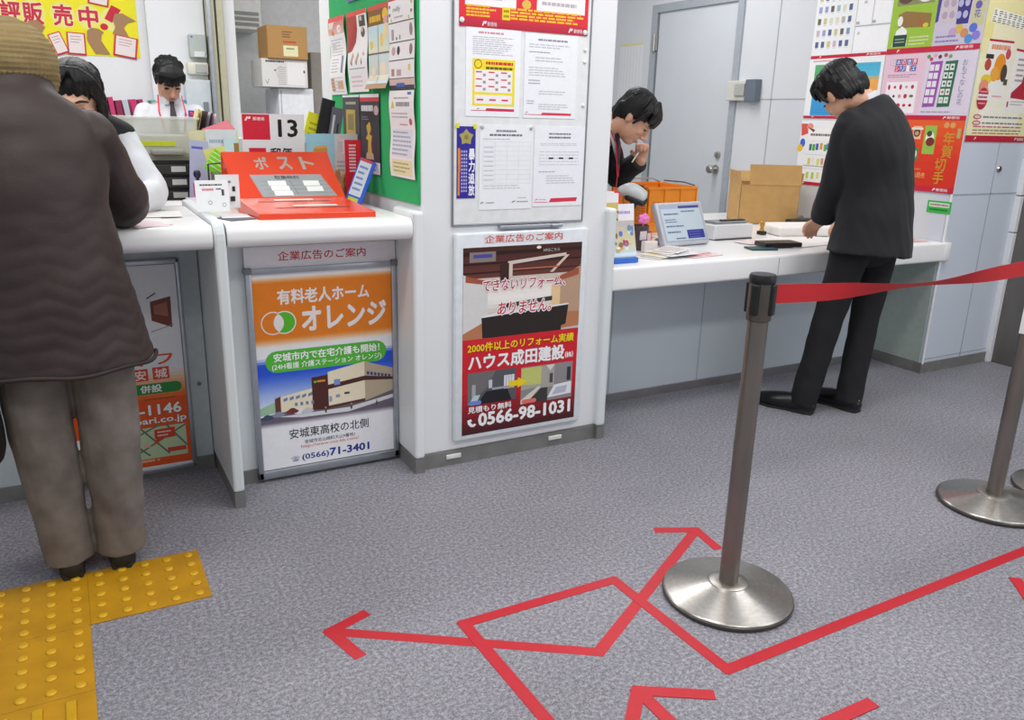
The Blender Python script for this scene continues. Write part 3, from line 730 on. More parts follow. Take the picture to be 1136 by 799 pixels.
mark(s, .04, .905, .06, .02, '#b85462'); s.lines(.12, .905, .26, .925, 1, '#d08c96', .5, 3, 0); s.r(.02, .945, .3, .953, '#d4324e'); s.p([(.36, .90), (.90, .895), (.88, .945), (.32, .953)], '#da3450')
s.build('notice_sheet', '#eff0f6', (1.513, YB, 1.254), label='white notice with three black marks and red bar, lower right on the board', cat='notice')
s = Sheet(.071, .243)
st = [(.5+(.40 if k % 2 == 0 else .27)*cos(-pi/2+pi*k/5), .15+(.40 if k % 2 == 0 else .27)*.292*sin(-pi/2+pi*k/5)) for k in range(10)]
s.p(st, '#a9a05a'); s.e(.5, .15, .12, .035, '#8a8040')
s.vt('暴力追放', .64, .30, .96, .97, '#f4f4f8', .05)
s.lines(.06, .30, .2, .64, 1, '#e08838', .9, 2, 0); s.r(.05, .30, .16, .52, '#e08838'); s.r(.05, .62, .16, .96, '#e08838')
for x in (.24, .36, .48): s.vt('暴力団追放三ない運動'[:7], x, .34, x+.09, .92, '#c9c8e4', .02) if False else [s.r(x, .33+i*.05, x+.07, .36+i*.05, '#b9b8dc') for i in range(12)]
pp = s.build('banner_sticker', '#2f2496', (1.207, YB, 1.249), label='narrow purple vertical banner with a gold star emblem on the notice board', cat='banner')
for x, z in ((1.209, 1.247), (1.275, 1.245)): MB().box(x-.006, x+.006, YB-.0035, YB-.0025, z-.004, z+.012).build('tape', ink('#dfe03a'), pp)
mb = MB()
for i, (x, z) in enumerate(((1.712, 1.52), (1.712, 1.48), (1.714, 1.33))):
    MB().piece(ell((x, 2.6225, z), (.0065, .004, .0065))).build('round_magnet', WHITE, smooth=True, label=['topmost of the three white round magnets at the notice board right edge', 'middle one of the three white round magnets at the notice board right edge', 'lowest of the three white round magnets at the notice board right edge'][i], cat='magnet', group='white round magnets on the notice board')

# ------------------------------------------------------------------ green board on the pillar side
gb = MB().rbox(1.0665, 1.0748, 2.628, 3.60, .985, 2.3, .002).build('pin_board', mat('green_felt_board', '#1fa45c', .8, 0, .06, 8, bump=.03, bscale=300), label='bright green notice board on the left side of the pillar', cat='notice board')
XG = 1.066
def gsheet(s, name, y, z, label, paper='#f0eef0', **k): return s.build(name, paper, (XG, y, z), (0, -1, 0), (0, 0, -1), label=label, cat='poster' if name != 'notice_sheet' else 'notice', **k)
def wavy(a, b): return lambda x, y: .006+.006*sin(3.1*y*pi+a)*b
s = Sheet(.21, .30)
s.r(0, 0, 1, .06, '#d8434a'); s.grad(0, .06, 1, .22, [(0, '#c9706c'), (1, '#e6c6c0')], 5); s.p([(.05, .06), (.4, .06), (.3, .14), (.05, .15)], '#e4d5cf'); s.e(.7, .16, .12, .05, '#efe9e4'); s.e(.3, .2, .1, .03, '#d88'+'052'); s.lines(.1, .27, .9, .5, 6, '#c4c0c6', .35, 3); s.r(.15, .34, .4, .42, '#cfcfd4')
s.lines(.1, .52, .6, .72, 5, '#b9b6c0', .35, 4); s.r(.72, .5, .86, .72, '#8684a4'); s.r(.08, .78, .3, .95, '#c48a70'); s.r(.5, .82, .85, .93, '#e0a87c'); s.lines(.1, .76, .9, .98, 5, '#d4c4b8', .3, 8)
gsheet(s, 'leaflet_poster', 3.58, 1.655, 'narrow red topped leaflet, leftmost in the row on the green board', curl=wavy(.5, .8))
s = Sheet(.232, .292)
s.r(0, 0, 1, .055, '#dd4a48'); s.p([(0, .055), (.52, .055), (.50, .22), (.40, .38), (.22, .48), (0, .5)], '#b0363c'); s.lines(.06, .12, .44, .36, 4, '#e8c4c0', .5, 3); s.r(.1, .14, .22, .2, '#f2e2e0'); s.r(.62, .07, .92, .20, '#3b3a3c'); s.r(.66, .08, .78, .13, '#c8c4c0'); s.e(.77, .27, .1, .06, '#4d4a4c'); s.e(.74, .24, .05, .03, '#d8bcb0')
for i in range(3): s.line(.15+i*.27, .64, .30+i*.27, .52, .02, '#c9a99a'); s.r(.2+i*.25, .62, .24+i*.25, .66, '#5b5658')
s.lines(.1, .69, .9, .72, 1, '#9b98a0', .5, 4, 0); s.lines(.15, .78, .8, .95, 3, '#e4bcbc', .35, 5)
gsheet(s, 'leaflet_poster', 3.332, 1.654, 'red and white leaflet with a curved red corner on the green board', curl=wavy(1.5, .5))
s = Sheet(.22, .285)
s.r(0, 0, 1, .055, '#d2483c'); s.r(0, .055, 1, .24, '#7e5324'); s.lines(.08, .12, .62, .2, 1, '#e0b420', .9, 3, 0); s.e(.82, .13, .13, .07, '#eebc34'); s.e(.84, .2, .1, .05, '#e0a0a0'); s.r(0, .24, 1, .94, '#cfe0e4'); s.grad(.03, .26, .47, .56, [(0, '#bcdbe8'), (1, '#e9ebd0')], 5); s.grad(.51, .26, .97, .56, [(0, '#bfe0ea'), (1, '#e6e6c8')], 5); s.grad(.03, .60, .47, .9, [(0, '#cfe2e6'), (1, '#ddcfae')], 5); s.grad(.51, .60, .97, .9, [(0, '#cfe6ee'), (1, '#e4dcc0')], 5)
s.r(0, .565, 1, .585, '#7a5a4c'); s.r(.48, .24, .5, .94, '#8fa0a6'); s.e(.16, .47, .07, .05, '#f0c848'); s.e(.66, .42, .08, .08, '#efd070'); s.e(.85, .33, .08, .1, '#f3dc9c'); s.e(.25, .8, .1, .07, '#e8ddd0'); s.e(.72, .76, .14, .09, '#f0e4d0'); s.r(0, .94, 1, 1, '#b88a62')
gsheet(s, 'leaflet_poster', 3.092, 1.655, 'brown and pale blue leaflet with four pictures, third in the row on the green board', curl=lambda x, y: .003+.02*max(0, y-.85)/.15)
s = Sheet(.232, .29)
s.r(0, 0, 1, .02, '#d23c48'); 
for i, y in enumerate((.255, .47, .67, .875)): s.r(0, y, 1, y+.012, '#3d3c44')
s.r(0, .885, 1, .96, '#d9bdb4'); s.r(0, .955, 1, 1, '#2c2c44'); s.r(.3, .93, .62, .975, '#3a5cc0'); s.t('milly', .2, .09, .5, .16, '#8a949a', .01)
for x, y, c in ((.04, .08, '#b84a5c'), (.04, .17, '#4a4a58'), (.9, .08, '#e0c060'), (.9, .17, '#c45c70'), (.1, .23, '#e3d068'), (.8, .23, '#d6c860')): s.e(x+.02, y, .035, .02, c)
s.r(.1, .33, .2, .45, '#a8a0ac'); s.r(.28, .42, .33, .45, '#5c5660'); s.r(.42, .40, .46, .45, '#6c6670'); s.e(.88, .36, .06, .07, '#9a8490'); s.e(.38, .57, .06, .05, '#26262c'); s.e(.18, .57, .08, .05, '#c8a4a8'); s.e(.87, .57, .06, .06, '#9a6a70'); s.r(.1, .77, .22, .85, '#b07a78'); s.r(.32, .78, .5, .85, '#c0a0a0'); s.r(.78, .73, .86, .8, '#e2cc50'); s.lines(.25, .19, .6, .22, 1, '#b8a4a8', .5, 3, 0)
gsheet(s, 'leaflet_poster', 2.868, 1.655, 'white leaflet divided by black lines, rightmost in the row on the green board', curl=wavy(.2, .25))
s = Sheet(.232, .292)
s.t('⚠', .1, .12, .22, .2, '#d9c83a') if False else s.p([(.08, .2), (.16, .11), (.24, .2)], '#dccb3e'); s.lines(.2, .07, .8, .1, 1, '#a8a6ae', .6, 2, 0); s.lines(.3, .12, .85, .19, 1, '#908e98', .7, 3, 0); s.lines(.1, .24, .8, .32, 2, '#b4b2ba', .4, 4); s.e(.85, .35, .06, .04, '#c4545c'); s.lines(.4, .37, .8, .4, 1, '#cc8c90', .5, 5)
s.r(.08, .44, .92, .76, '#dfe4ee'); s.lines(.1, .45, .9, .75, 6, '#a4aabc', .4, 6); s.r(.1, .79, .92, .97, '#ebe5b0'); s.lines(.15, .81, .85, .95, 3, '#a8a480', .35, 7); s.r(.75, .02, .9, .05, '#3a68b8')
gsheet(s, 'notice_sheet', 2.872, 1.361, 'long white notice with a yellow note pinned low on the green board', curl=wavy(0, .5))
s = Sheet(.22, .292)
s.r(0, 0, 1, .04, '#e8eaec'); s.r(0, .04, 1, .09, '#c83040'); s.grad(0, .09, 1, .85, [(0, '#2c262c'), (1, '#3a3440')], 3); s.lines(.08, .13, .7, .22, 1, '#d9d8dc', .8, 3, 0); s.e(.85, .2, .12, .06, '#c0a0a8'); s.p([(.32, .40), (.52, .34), (.58, .44), (.48, .5), (.62, .52), (.56, .62), (.60, .74), (.38, .74), (.42, .58), (.28, .56), (.4, .5)], '#cda63a'); s.p([(.32, .74), (.66, .74), (.70, .82), (.28, .82)], '#c8a888'); s.r(0, .85, 1, 1, '#e8dfe2'); s.lines(.05, .88, .9, .97, 2, '#b07080', .5, 5); s.lines(.1, .27, .5, .33, 2, '#8a848c', .4, 6)
gsheet(s, 'leaflet_poster', 3.21, 1.353, 'black leaflet with a golden figure, low on the green board', paper='#2c262c', curl=lambda x, y: .004)
s = Sheet(.215, .28)
s.r(0, 0, 1, .03, '#e8eaec'); s.r(.02, .03, .98, 1, '#3a3634'); s.r(.2, .2, .75, .55, '#c0a244'); s.r(.3, .26, .65, .48, '#8c7a3c'); s.lines(.2, .08, .8, .14, 1, '#b8b4ac', .6, 4, 0)
gsheet(s, 'leaflet_poster', 3.432, 1.352, 'dark leaflet with a golden panel beside the black one on the green board', paper='#3a3634', curl=lambda x, y: .004)
s = Sheet(.2, .3)
s.r(0, .94, 1, 1, '#6a6cb0'); s.lines(.2, .2, .8, .8, 8, '#b8b8c4', .4, 4)
s.build('leaflet_poster', '#f0f0f4', (XG-.004, 3.335, 1.995), (0, -1, 0), (0, 0, -1), label='white leaflet with a violet lower edge at the top of the green board', cat='poster')
MB().cyl((XG-.006, 3.335, 1.682), (XG-.006, 3.13, 1.668), .008).build('poster_rod', ink('#5d62b0'), label='violet rod below the top leaflet on the green board', cat='rod', smooth='auto') if False else None

# ------------------------------------------------------------------ posters on the right wall
XW = 3.9985
def wsheet(s, y, z, label, paper='#eceef0', name='wall_poster', bandw=.05, marks=True):
    if bandw:
        s.r(0, 1-bandw, 1, 1, '#c62440'); mark(s, .12, 1-bandw*.78, .03, bandw*.55, '#f4e8ea'); s.t('郵便局', .80, 1-bandw*.8, .93, 1-bandw*.25, '#f4e8ea', .01); mark(s, .755, 1-bandw*.78, .035, bandw*.55, '#f4e8ea')
    return s.build(name, paper, (XW, y, z), (0, -1, 0), (0, 0, -1), label=label, cat='poster')
s = Sheet(.519, .36)
rn = random.Random(4); pal = ['#6a6456', '#9aa0c8', '#c8b4c0', '#cfc490', '#5a6490', '#b4b0a8', '#a4b8c8', '#cc9ca0', '#d8d8c0', '#b8a4c4', '#7c98b0']
for j in range(5):
    for i in range(6): s.r(.04+i*.082, .04+j*.175, .085+i*.082, .13+j*.175, rn.choice(pal)); s.r(.045+i*.082, .143+j*.175, .08+i*.082, .150+j*.175, '#b8b8bc')
s.r(.555, .0, .562, .95, '#b4b8bc'); s.r(.56, .55, 1, .565, '#a4a8ac'); s.r(.765, .0, .772, .55, '#a4a8ac'); s.r(.57, .03, .76, .53, '#f2f3f5'); s.r(.78, .03, .985, .53, '#f2f3f5'); s.r(.57, .585, .985, .92, '#f2f3f5'); s.r(.64, .2, .68, .24, '#c8c4c0'); s.r(.57, .49, .61, .53, '#a8a8b0'); s.r(.775, .49, .815, .53, '#a8a8b0'); s.r(.6, .64, .63, .68, '#c8c0b8')
wsheet(s, 3.681, 1.657+.36, 'white sheet with rows of small stamps, at the top left of the wall posters')
s = Sheet(.527, .36)
s.r(0, 0, .5, .95, '#9cc23e'); s.r(.05, .08, .46, .34, '#8a8a60'); s.e(.36, .22, .09, .1, '#e8e8e0'); s.e(.40, .18, .03, .04, '#2c2c30'); s.e(.14, .24, .08, .08, '#5c4838'); s.p([(.08, .46), (.16, .42), (.45, .48), (.45, .66), (.10, .64)], '#94713e'); s.e(.34, .58, .02, .02, '#cc5030'); s.e(.40, .63, .03, .03, '#d8c840'); s.e(.11, .55, .03, .07, '#ecece8'); s.p([(.05, .9), (.08, .68), (.14, .62), (.20, .68), (.22, .9)], '#eef0ee'); s.r(.06, .74, .21, .9, '#22463a'); s.lines(.08, .78, .19, .86, 2, '#9ab4a4', .4, 3, 0); s.lines(.24, .76, .47, .9, 3, '#d4dcb0', .4, 4)
s.r(.5, 0, 1, .95, '#c9c2d4'); s.r(.55, 0, .70, .62, '#cfc0c4'); 
for j in range(4): 
    for i in range(2): s.e(.59+i*.075, .08+j*.15, .028, .05, '#b0a0b8')
s.p([(.70, 0), (.86, 0), (.84, .66), (.72, .66)], '#3d3480')
for j in range(4):
    for i in range(2): s.e(.75+i*.065-(.005*j), .09+j*.15, .025, .05, '#b4b2d4')
s.p([(.50, 0), (.545, 0), (.53, .6), (.50, .62)], '#4a4090'); s.r(.86, 0, .99, .70, '#c8c498'); s.vt('ライフ・花', .89, .05, .95, .6, '#6a5cae', .02)
for x, y, c in ((.76, .72, '#d8b450'), (.82, .78, '#cc8c60'), (.90, .72, '#5a70cc'), (.94, .82, '#8c7cd0'), (.87, .86, '#5090d0'), (.70, .76, '#c0a0c8')): s.e(x, y, .04, .06, c)
s.lines(.53, .78, .8, .9, 2, '#8c7cb4', .4, 6)
wsheet(s, 3.161, 1.658+.36, 'lime green and lavender sheet, at the top right of the wall posters', bandw=.075)
s = Sheet(.519, .334)
s.r(.05, .03, .3, .05, '#d89aa0'); s.grad(.09, .10, .66, .95, [(0, '#64b27c'), (.25, '#58b06a'), (.45, '#a8cc48'), (.55, '#c4d43c'), (.6, '#4aa4dc'), (1, '#3a98d8')], 16); s.grad(.66, .10, .96, .95, [(0, '#48aed0'), (.25, '#58b8d8'), (.3, '#ecac5c'), (.7, '#ec9c50'), (1, '#e88c58')], 16)
for i in range(22): s.r(.10, .125+i*.037, .65, .129+i*.037, '#5a8e6a' if i < 10 else '#a4b444' if i < 13 else '#3c80b8')
wsheet(s, 3.684, 1.657, 'sheet with a green, yellow and blue price table, left of the bowing customer', bandw=0.045)
s = Sheet(.521, .331)
s.r(0, 0, .48, .93, '#e4c2d4'); s.lines(.06, .30, .42, .36, 2, '#8a7484', .35, 3)
for i, c in enumerate('日本の世界'): s.r(.075+i*.062, .075, .132+i*.062, .165, ['#c4385c', '#4468b4'][i % 2 == 1] if i else '#d0a0b4'); s.t(c, .085+i*.062, .085, .122+i*.062, .155, '#f2eef2', .03)
for i, c in enumerate('シリーズ'): s.r(.13+i*.062, .175, .187+i*.062, .265, ['#c4385c', '#4468b4'][i % 2]); s.t(c, .14+i*.062, .185, .177+i*.062, .255, '#f2eef2', .03)
s.r(.06, .42, .42, .90, '#f0eaee')
rn = random.Random(8)
for j in range(3):
    for i in range(5): s.e(.095+i*.068, .50+j*.14, .02*rn.uniform(.6, 1.2), .035*rn.uniform(.6, 1.2), rn.choice(['#c03048', '#b8304a', '#404048', '#d890a0', '#6a7a50', '#9c2838']))
s.r(.48, 0, 1, .93, '#d9d0e0')
for x0, c, q in ((.505, '#9a50ac', '#d4b8dc'), (.665, '#2e6a4c', '#bcd0c0')):
    s.p([(x0+.025, .14), (x0+.155, .13), (x0+.135, .80), (x0, .81)], c)
    for j in range(5):
        for i in range(2): s.r(x0+.025+i*.055-j*.003, .18+j*.12, x0+.07+i*.055-j*.003, .27+j*.12, '#e6dfe8' if q[1] == 'd' else '#dce4de')
        if c == '#2e6a4c':
            for i in range(2): s.e(x0+.05+i*.055-j*.003, .225+j*.12, .012, .02, ['#3a6a4c', '#404848', '#585860', '#c04848', '#a8b0a8'][j])
for x, y, c in ((.50, .06, '#5c9a4c'), (.53, .1, '#c84070'), (.57, .05, '#e0a0b8'), (.62, .07, '#6a3c48'), (.68, .05, '#a85868'), (.73, .07, '#80a060')): s.e(x, y, .02, .03, c)
s.vt('おもてなしの花', .87, .12, .92, .78, '#8a84a4', .01); s.lines(.5, .86, .9, .9, 1, '#a49cb0', .5, 5)
wsheet(s, 3.161, 1.655, 'pink and lavender stamp sheet right of the bowing customer, above the red sheet', bandw=.07)
s = Sheet(.50, .375)
s.p([(0, .05), (.10, .05), (.12, .2), (.02, .24)], '#d8584c'); s.e(.05, .35, .04, .07, '#3c68d0'); s.e(.02, .43, .04, .06, '#ecc030'); s.e(.14, .1, .05, .06, '#e49488'); s.r(.12, .12, .5, .30, '#f4f2ee'); s.p([(.1, .1), (.22, .14), (.2, .18)], '#6a3c38'); s.lines(.16, .18, .48, .25, 1, '#6f6f78', .5, 3, 0)
for x, y, c in ((.16, .36, '#3c7c60'), (.21, .36, '#58a43c'), (.26, .35, '#4064c0'), (.32, .34, '#e0a030'), (.38, .36, '#6cac58'), (.42, .34, '#4c90d0'), (.16, .58, '#d8c870'), (.22, .57, '#e8e8d8'), (.30, .58, '#cfe060'), (.36, .57, '#e09080'), (.16, .8, '#b8d060'), (.24, .8, '#a8cc50'), (.32, .79, '#d8d890'), (.40, .8, '#70b0a0')): s.r(x, y, x+.04, y+.1, c)
s.r(.1, .52, .5, .525, '#b0b0b8'); s.r(.1, .74, .5, .745, '#b0b0b8'); s.lines(.1, .68, .5, .72, 1, '#a8a8b4', .5, 4)
s.r(.5, .05, 1, .95, '#eadfe0')
wsheet(s, 3.69, 1.31, 'white sheet with small colourful pictures above the cardboard carton', bandw=.05)
s = Sheet(.49, .366)
s.grad(0, 0, 1, .94, [(0, '#e8632c'), (.5, '#dc3c24'), (1, '#d43020')], 8)
s.r(.42, .1, .52, .28, '#f0b8a0'); s.e(.47, .19, .04, .06, '#4a3a34'); s.r(.40, .12, .54, .15, '#e8e0d0'); s.e(.47, .2, .025, .03, '#c8a070'); s.r(.56, .09, .70, .48, '#98bc50'); s.e(.63, .26, .05, .09, '#e8e4d8'); s.e(.64, .31, .05, .06, '#7c2c2c'); s.e(.62, .20, .03, .04, '#38503c'); s.r(.42, .40, .52, .58, '#3e8a50'); s.e(.475, .49, .03, .06, '#ece8dc')
for i, c in enumerate('年賀切手'): s.t(c, .74+(i < 2)*.05, .17+i*.18, .86+(i < 2)*.05, .34+i*.18, '#c89a34', .02)
s.t('11月1日(木)発売', .28, .74, .64, .83, '#e4b070', .02); s.lines(.34, .68, .58, .71, 1, '#d08850', .6, 4, 0); s.e(.80, .08, .03, .04, '#d8a060'); s.e(.87, .08, .03, .04, '#d8a060'); s.r(.93, .12, .97, .25, '#b8a868')
wsheet(s, 3.13, 1.329, 'red new year stamp sheet at the lower right of the wall posters', bandw=.075)
# green sticker
s = Sheet(.135, .062); s.r(.08, .15, .92, .5, '#d8dcd8'); s.lines(.12, .2, .88, .45, 1, '#a07058', .5, 3, 0); s.lines(.12, .62, .88, .82, 1, '#186a28', .6, 3, 0)
s.build('wall_sticker', '#35b548', (XW, 2.772, .922), **SIDE, label='small green sticker on the wall above the counter end', cat='sticker')
# yellow poster on the front-facing wall
s = Sheet(.52, .70)
s.grad(0, 0, 1, 1, [(0, '#ece4b0'), (.25, '#ebe094'), (.5, '#f0eccc'), (1, '#eee6b0')], 10); s.grad(.14, .2, .8, .9, [(0, '#efe8c0'), (1, '#f4f2e4')], 5)
s.t('お歳暮の', .17, .10, .75, .16, '#3a3630', .02, 0, 0, '#f6f4f0', .06) if False else None
s.p([(.10, .10), (.96, .15), (.95, .235), (.08, .185)], '#f3f1e6'); [s.t(c, .11+q*.083, .105+q*.0045, .175+q*.083, .145+q*.0045, '#57524a', .01) for q, c in enumerate('お気に入りの贈')] if False else None
for q in range(11): s.lines(.11+q*.077, .108+q*.0045, .168+q*.077, .148+q*.0045, 3, '#5a554c', .5, q, .5); s.lines(.10+q*.077, .152+q*.0045, .158+q*.077, .19+q*.0045, 3, '#5a554c', .5, q+30, .5)
s.r(.11, .305, .50, .70, '#f0ece6'); s.r(.11, .300, .50, .315, '#b8283c'); s.lines(.16, .33, .46, .37, 1, '#e0946c', .8, 3, 0); s.r(.10, .40, .22, .43, '#3a3230'); s.e(.15, .47, .05, .04, '#b84c38'); s.e(.34, .48, .09, .09, '#e8942c'); s.e(.28, .53, .07, .05, '#eca840'); s.e(.16, .57, .08, .035, '#e8c83c'); s.e(.42, .52, .05, .06, '#4c463c'); s.e(.14, .62, .07, .05, '#e49478'); s.e(.18, .66, .06, .04, '#e8a890'); s.e(.44, .39, .04, .035, '#cc4860'); s.r(.44, .56, .50, .60, '#585048'); s.lines(.3, .72-.05, .45, .69, 1, '#d89ca4', .5, 2, 0)
s.p([(.56, .345), (1, .365), (1, .80), (.52, .775)], '#f3efea'); s.p([(.80, .355), (1, .365), (1, .70), (.60, .685), (.60, .65), (.74, .58)], '#b42a3c'); s.r(.86, .38, 1, .46, '#f0e4e4'); s.r(.84, .49, 1, .56, '#efe8e4'); s.r(.82, .60, 1, .66, '#e8d8d8'); s.lines(.62, .40, .74, .58, 5, '#a49ca0', .4, 5, 0); s.p([(.56, .345), (1, .365), (1, .38), (.56, .36)], '#b42a3c'); s.r(.56, .71, .585, .75, '#b42a3c'); s.lines(.62, .70, .9, .74, 2, '#b8b4b8', .4, 3)
s.e(.155, .70, .085, .075, '#b82c40'); s.r(.07, .67, .24, .71, '#f0e4e4'); s.lines(.085, .68, .225, .70, 1, '#b84a5c', .7, 3, 0); s.lines(.1, .645, .21, .66, 1, '#e8b0b8', .6, 4, 0); s.lines(.1, .725, .21, .74, 1, '#e8b0b8', .6, 5, 0)
for k in range(2): s.e(.13, .825+k*.042, .065, .017, '#b82c40'); s.e(.13, .825+k*.042, .05, .011, '#e8c8c8'); s.lines(.22, .815+k*.042, .9, .835+k*.042, 1, '#8a868a', .6, 6+k, .05)
s.lines(.09, .885, .9, .90, 1, '#c85a6c', .6, 8, .05); s.lines(.09, .91, .9, .925, 1, '#8a868a', .6, 9, .05); s.lines(.09, .932, .9, .945, 1, '#c85a6c', .6, 10, .1)
s.r(0, .955, 1, 1, '#bc2038'); mark(s, .14, .966, .03, .02, '#f4e8ea'); mark(s, .80, .966, .035, .02, '#f4e8ea'); s.t('郵便局', .85, .967, .96, .988, '#f4e8ea')
s.build('wall_poster', '#ece4b0', (4.035, 2.6545, 1.222+.70), label='yellow poster with food pictures on the front-facing wall at the right edge', cat='poster')

# staff schedule on the wall beside the office door
s = Sheet(.30, .62); s.r(0, 0, 1, .03, '#d8d4a0')
for i in range(7): s.r(.08+i*.13, .05, .088+i*.13, .98, '#b4b8bc')
s.build('schedule_sheet', '#dcdfe2', (XW, 5.62, 1.855), **SIDE, label='pale ruled schedule sheet on the wall left of the office door', cat='notice')

# ------------------------------------------------------------------ yellow sales poster in the back office
YP = 5.998
sc = .0 
s = Sheet(1.572, .432)
for i, (c, cx) in enumerate(zip('年賀状好評販売中', (-.78, -.62, -.46, -.30, -.121, -.025, .106, .222))):
    cx = (cx+.86)/1.31; cy = .48
    s.e(cx, cy, .043, .17, '#eae678'); s.t(c, cx-.032, cy-.13, cx+.032, cy+.14, '#cc2a46', .05, 0, 0, '#efe6c8', .03)
s.e(.91, .50, .043, .16, '#e9e58a'); s.p([(.912, .30), (.945, .36), (.908, .54), (.882, .49)], '#c8203c'); s.e(.878, .60, .014, .045, '#c8203c')
s.e(.77, .05, .03, .10, '#c83048'); s.r(.95, .0, .99, .12, '#3a3458'); s.e(.60, .02, .03, .06, '#e8e2a0')
yp = s.build('sales_poster', '#efe51e', (-1.032, YP, 2.0192), label='bright yellow new year card sales poster on the back office wall', cat='poster')
def pcard(x, z, w, h, rot, label):
    q = Sheet(w, h); q.r(.08, .05, .92, .95, '#e9dfdc'); q.r(0, .92, 1, 1, '#c02a3c'); q.lines(.2, .12, .8, .5, 3, '#c08c8c', .3, 4)
    u = (cos(rot), 0, -sin(rot)); d = (-sin(rot), 0, -cos(rot))
    q.build('postcard', '#cc3a4a', (x, YP-.006, z), u, d, label=label, cat='postcard', group='red bordered postcards on the yellow poster')
pcard(0.03, 1.694, 0.072, 0.126, -.35, 'tilted red bordered postcard on the yellow poster, leftmost of the three low ones')
pcard(0.1344, 1.718, 0.102, 0.1296, .03, 'upright red bordered postcard on the yellow poster, right of the tilted one')
pcard(0.402, 1.7216, 0.1344, 0.126, .16, 'wide red bordered postcard at the lower right corner of the yellow poster')
pcard(0.2856, 1.9856, 0.114, 0.096, .15, 'red bordered postcard near the top edge of the yellow poster')
KRAFT = ink('#a5805a')
def kraft(x, z, pts, label):
    mb = MB().prism([(x+a*.098, z+b*.098) for a, b in pts], .002, axis='y', base=YP-.006)
    mb.build('paper_cutout', KRAFT, label=label, cat='paper cutout', group='brown paper animal cutouts on the yellow poster')
dog = [(-.5, .35), (-.45, .8), (-.2, 1.0), (.25, .95), (.5, .75), (.35, .6), (.3, .25), (.75, -.55), (-.1, -.55), (-.35, .05), (.0, -.1), (-.05, -.3), (-.35, .0)]
dog2 = [(-.5, .6), (-.35, 1), (.1, 1.05), (.85, .65), (.35, .5), (.1, .2), (.35, -.35), (-.6, -.2), (-.4, .2)]
kraft(0.294, 1.652, [(-.5, .35), (-.45, .8), (-.2, 1.0), (.25, .95), (.5, .75), (.35, .6), (.3, .25), (.75, -.55), (-.1, -.55), (-.45, .1)], 'brown paper animal between the postcards on the yellow poster')
kraft(0.45, 1.742, dog2, 'brown paper animal at the right edge of the yellow poster')
kraft(-0.024, 1.676, [(-.5, .3), (-.4, .9), (.1, 1.0), (.5, .6), (.3, .3), (.1, -.4), (-.4, -.4)], 'brown paper animal beside the knitted hat on the yellow poster')
# ------------------------------------------------------------------ things on the counter with the post box
RED = mat('post_red_acrylic', '#e04422', .18, 0, .015, 8)
REDD = mat('post_red_shadow', '#7a1f12', .4)
ZT = .945
def rotz(mb, c, a):
    M = Matrix.Translation(V(c)) @ Matrix.Rotation(a, 4, 'Z') @ Matrix.Translation(-V(c)); return mb.xf(M)
pb = empty('post_box', (.73, 2.85, ZT), 'red acrylic post box stand with slots and grey collection time plate', 'post box')
PO = V((.73, 2.85, ZT))
def prismq(bot, top, m, name, parent, bev=0, off=PO):
    """closed solid between two quads given in room coordinates"""
    v = [V(p)-off for p in bot]+[V(p)-off for p in top]
    return MB().add(v, [(3, 2, 1, 0), (4, 5, 6, 7), (0, 1, 5, 4), (1, 2, 6, 5), (2, 3, 7, 6), (3, 0, 4, 7)]).build(name, m, parent, bev=bev)
FL, FR, BL, BR = V((.547, 2.70, ZT)), V((.932, 2.68, ZT)), V((.530, 2.96, ZT)), V((.902, 2.95, ZT))
up0 = lambda p, h: V((p.x, p.y, ZT+h))
prismq((FL, FR, BR, BL), (up0(FL, .020), up0(FR, .020), up0(BR, .044), up0(BL, .044)), RED, 'tray', pb, .002)
def onp(u, v, h=0):   # point on the sloping tray; u across, v from front to back
    p = up0(FL, .020).lerp(up0(FR, .020), u).lerp(up0(BL, .044).lerp(up0(BR, .044), u), v); return p+V((0, 0, h))-PO
def onquad(name, u0, u1, v0, v1, h, m):
    MB().add([onp(u0, v0, h), onp(u1, v0, h), onp(u1, v1, h), onp(u0, v1, h)], [(0, 1, 2, 3)]).build(name, m, pb)
onquad('letter_slot', .14, .80, .72, .765, .0006, REDD); onquad('letter_slot', .20, .86, .30, .35, .0006, REDD)
onquad('slot_label', .30, .66, .80, .88, .0008, ink('#dcdcd2')); onquad('slot_label', .38, .78, .40, .49, .0008, ink('#c9d6cc'))
TL_, TR_ = V((.517, 3.15, 1.137)), V((.905, 3.15, 1.139)); BL_, BR_ = V((.530, 2.955, ZT+.042)), V((.902, 2.945, ZT+.042))
bn = ((BR_-BL_).cross(TL_-BL_)).normalized()
back = prismq((BL_+bn*-.008, BR_-bn*.008, TR_-bn*.008, TL_-bn*.008), (BL_, BR_, TR_, TL_), RED, 'back_board', pb, .001)
prismq((BL_-bn*.005, TL_-bn*.005, TL_+V((0, .02, -.12)), BL_+V((0, .12, -.035))), (BL_-bn*.005+V((.004, 0, 0)), TL_-bn*.005+V((.004, 0, 0)), TL_+V((.004, .02, -.12)), BL_+V((.004, .12, -.035))), RED, 'side_board', pb)
u_ = (BR_-BL_).normalized(); d_ = (BL_-TL_); dl = d_.length; d_.normalize()
s = Sheet(.372, dl)
s.p([(.0, 0), (.001, 0), (.001, .001), (0, .001)], '#e04422')
for i, c in enumerate('ポスト'): s.t(c, .255+i*.225, .12, .375+i*.225, .38, '#a9a49a', .05)
s.p([(.165, .50), (.845, .50), (.925, .97), (.215, .97)], '#9aa0a2'); s.t('取集時刻', .39, .525, .62, .60, '#3a3f42', .01)
for k in range(4): s.r(.23+.01*k, .64+k*.085, .86+.012*k, .645+k*.085, '#6a7072')
s.p([(.52, .63), (.525, .63), (.56, .93), (.555, .93)], '#6a7072')
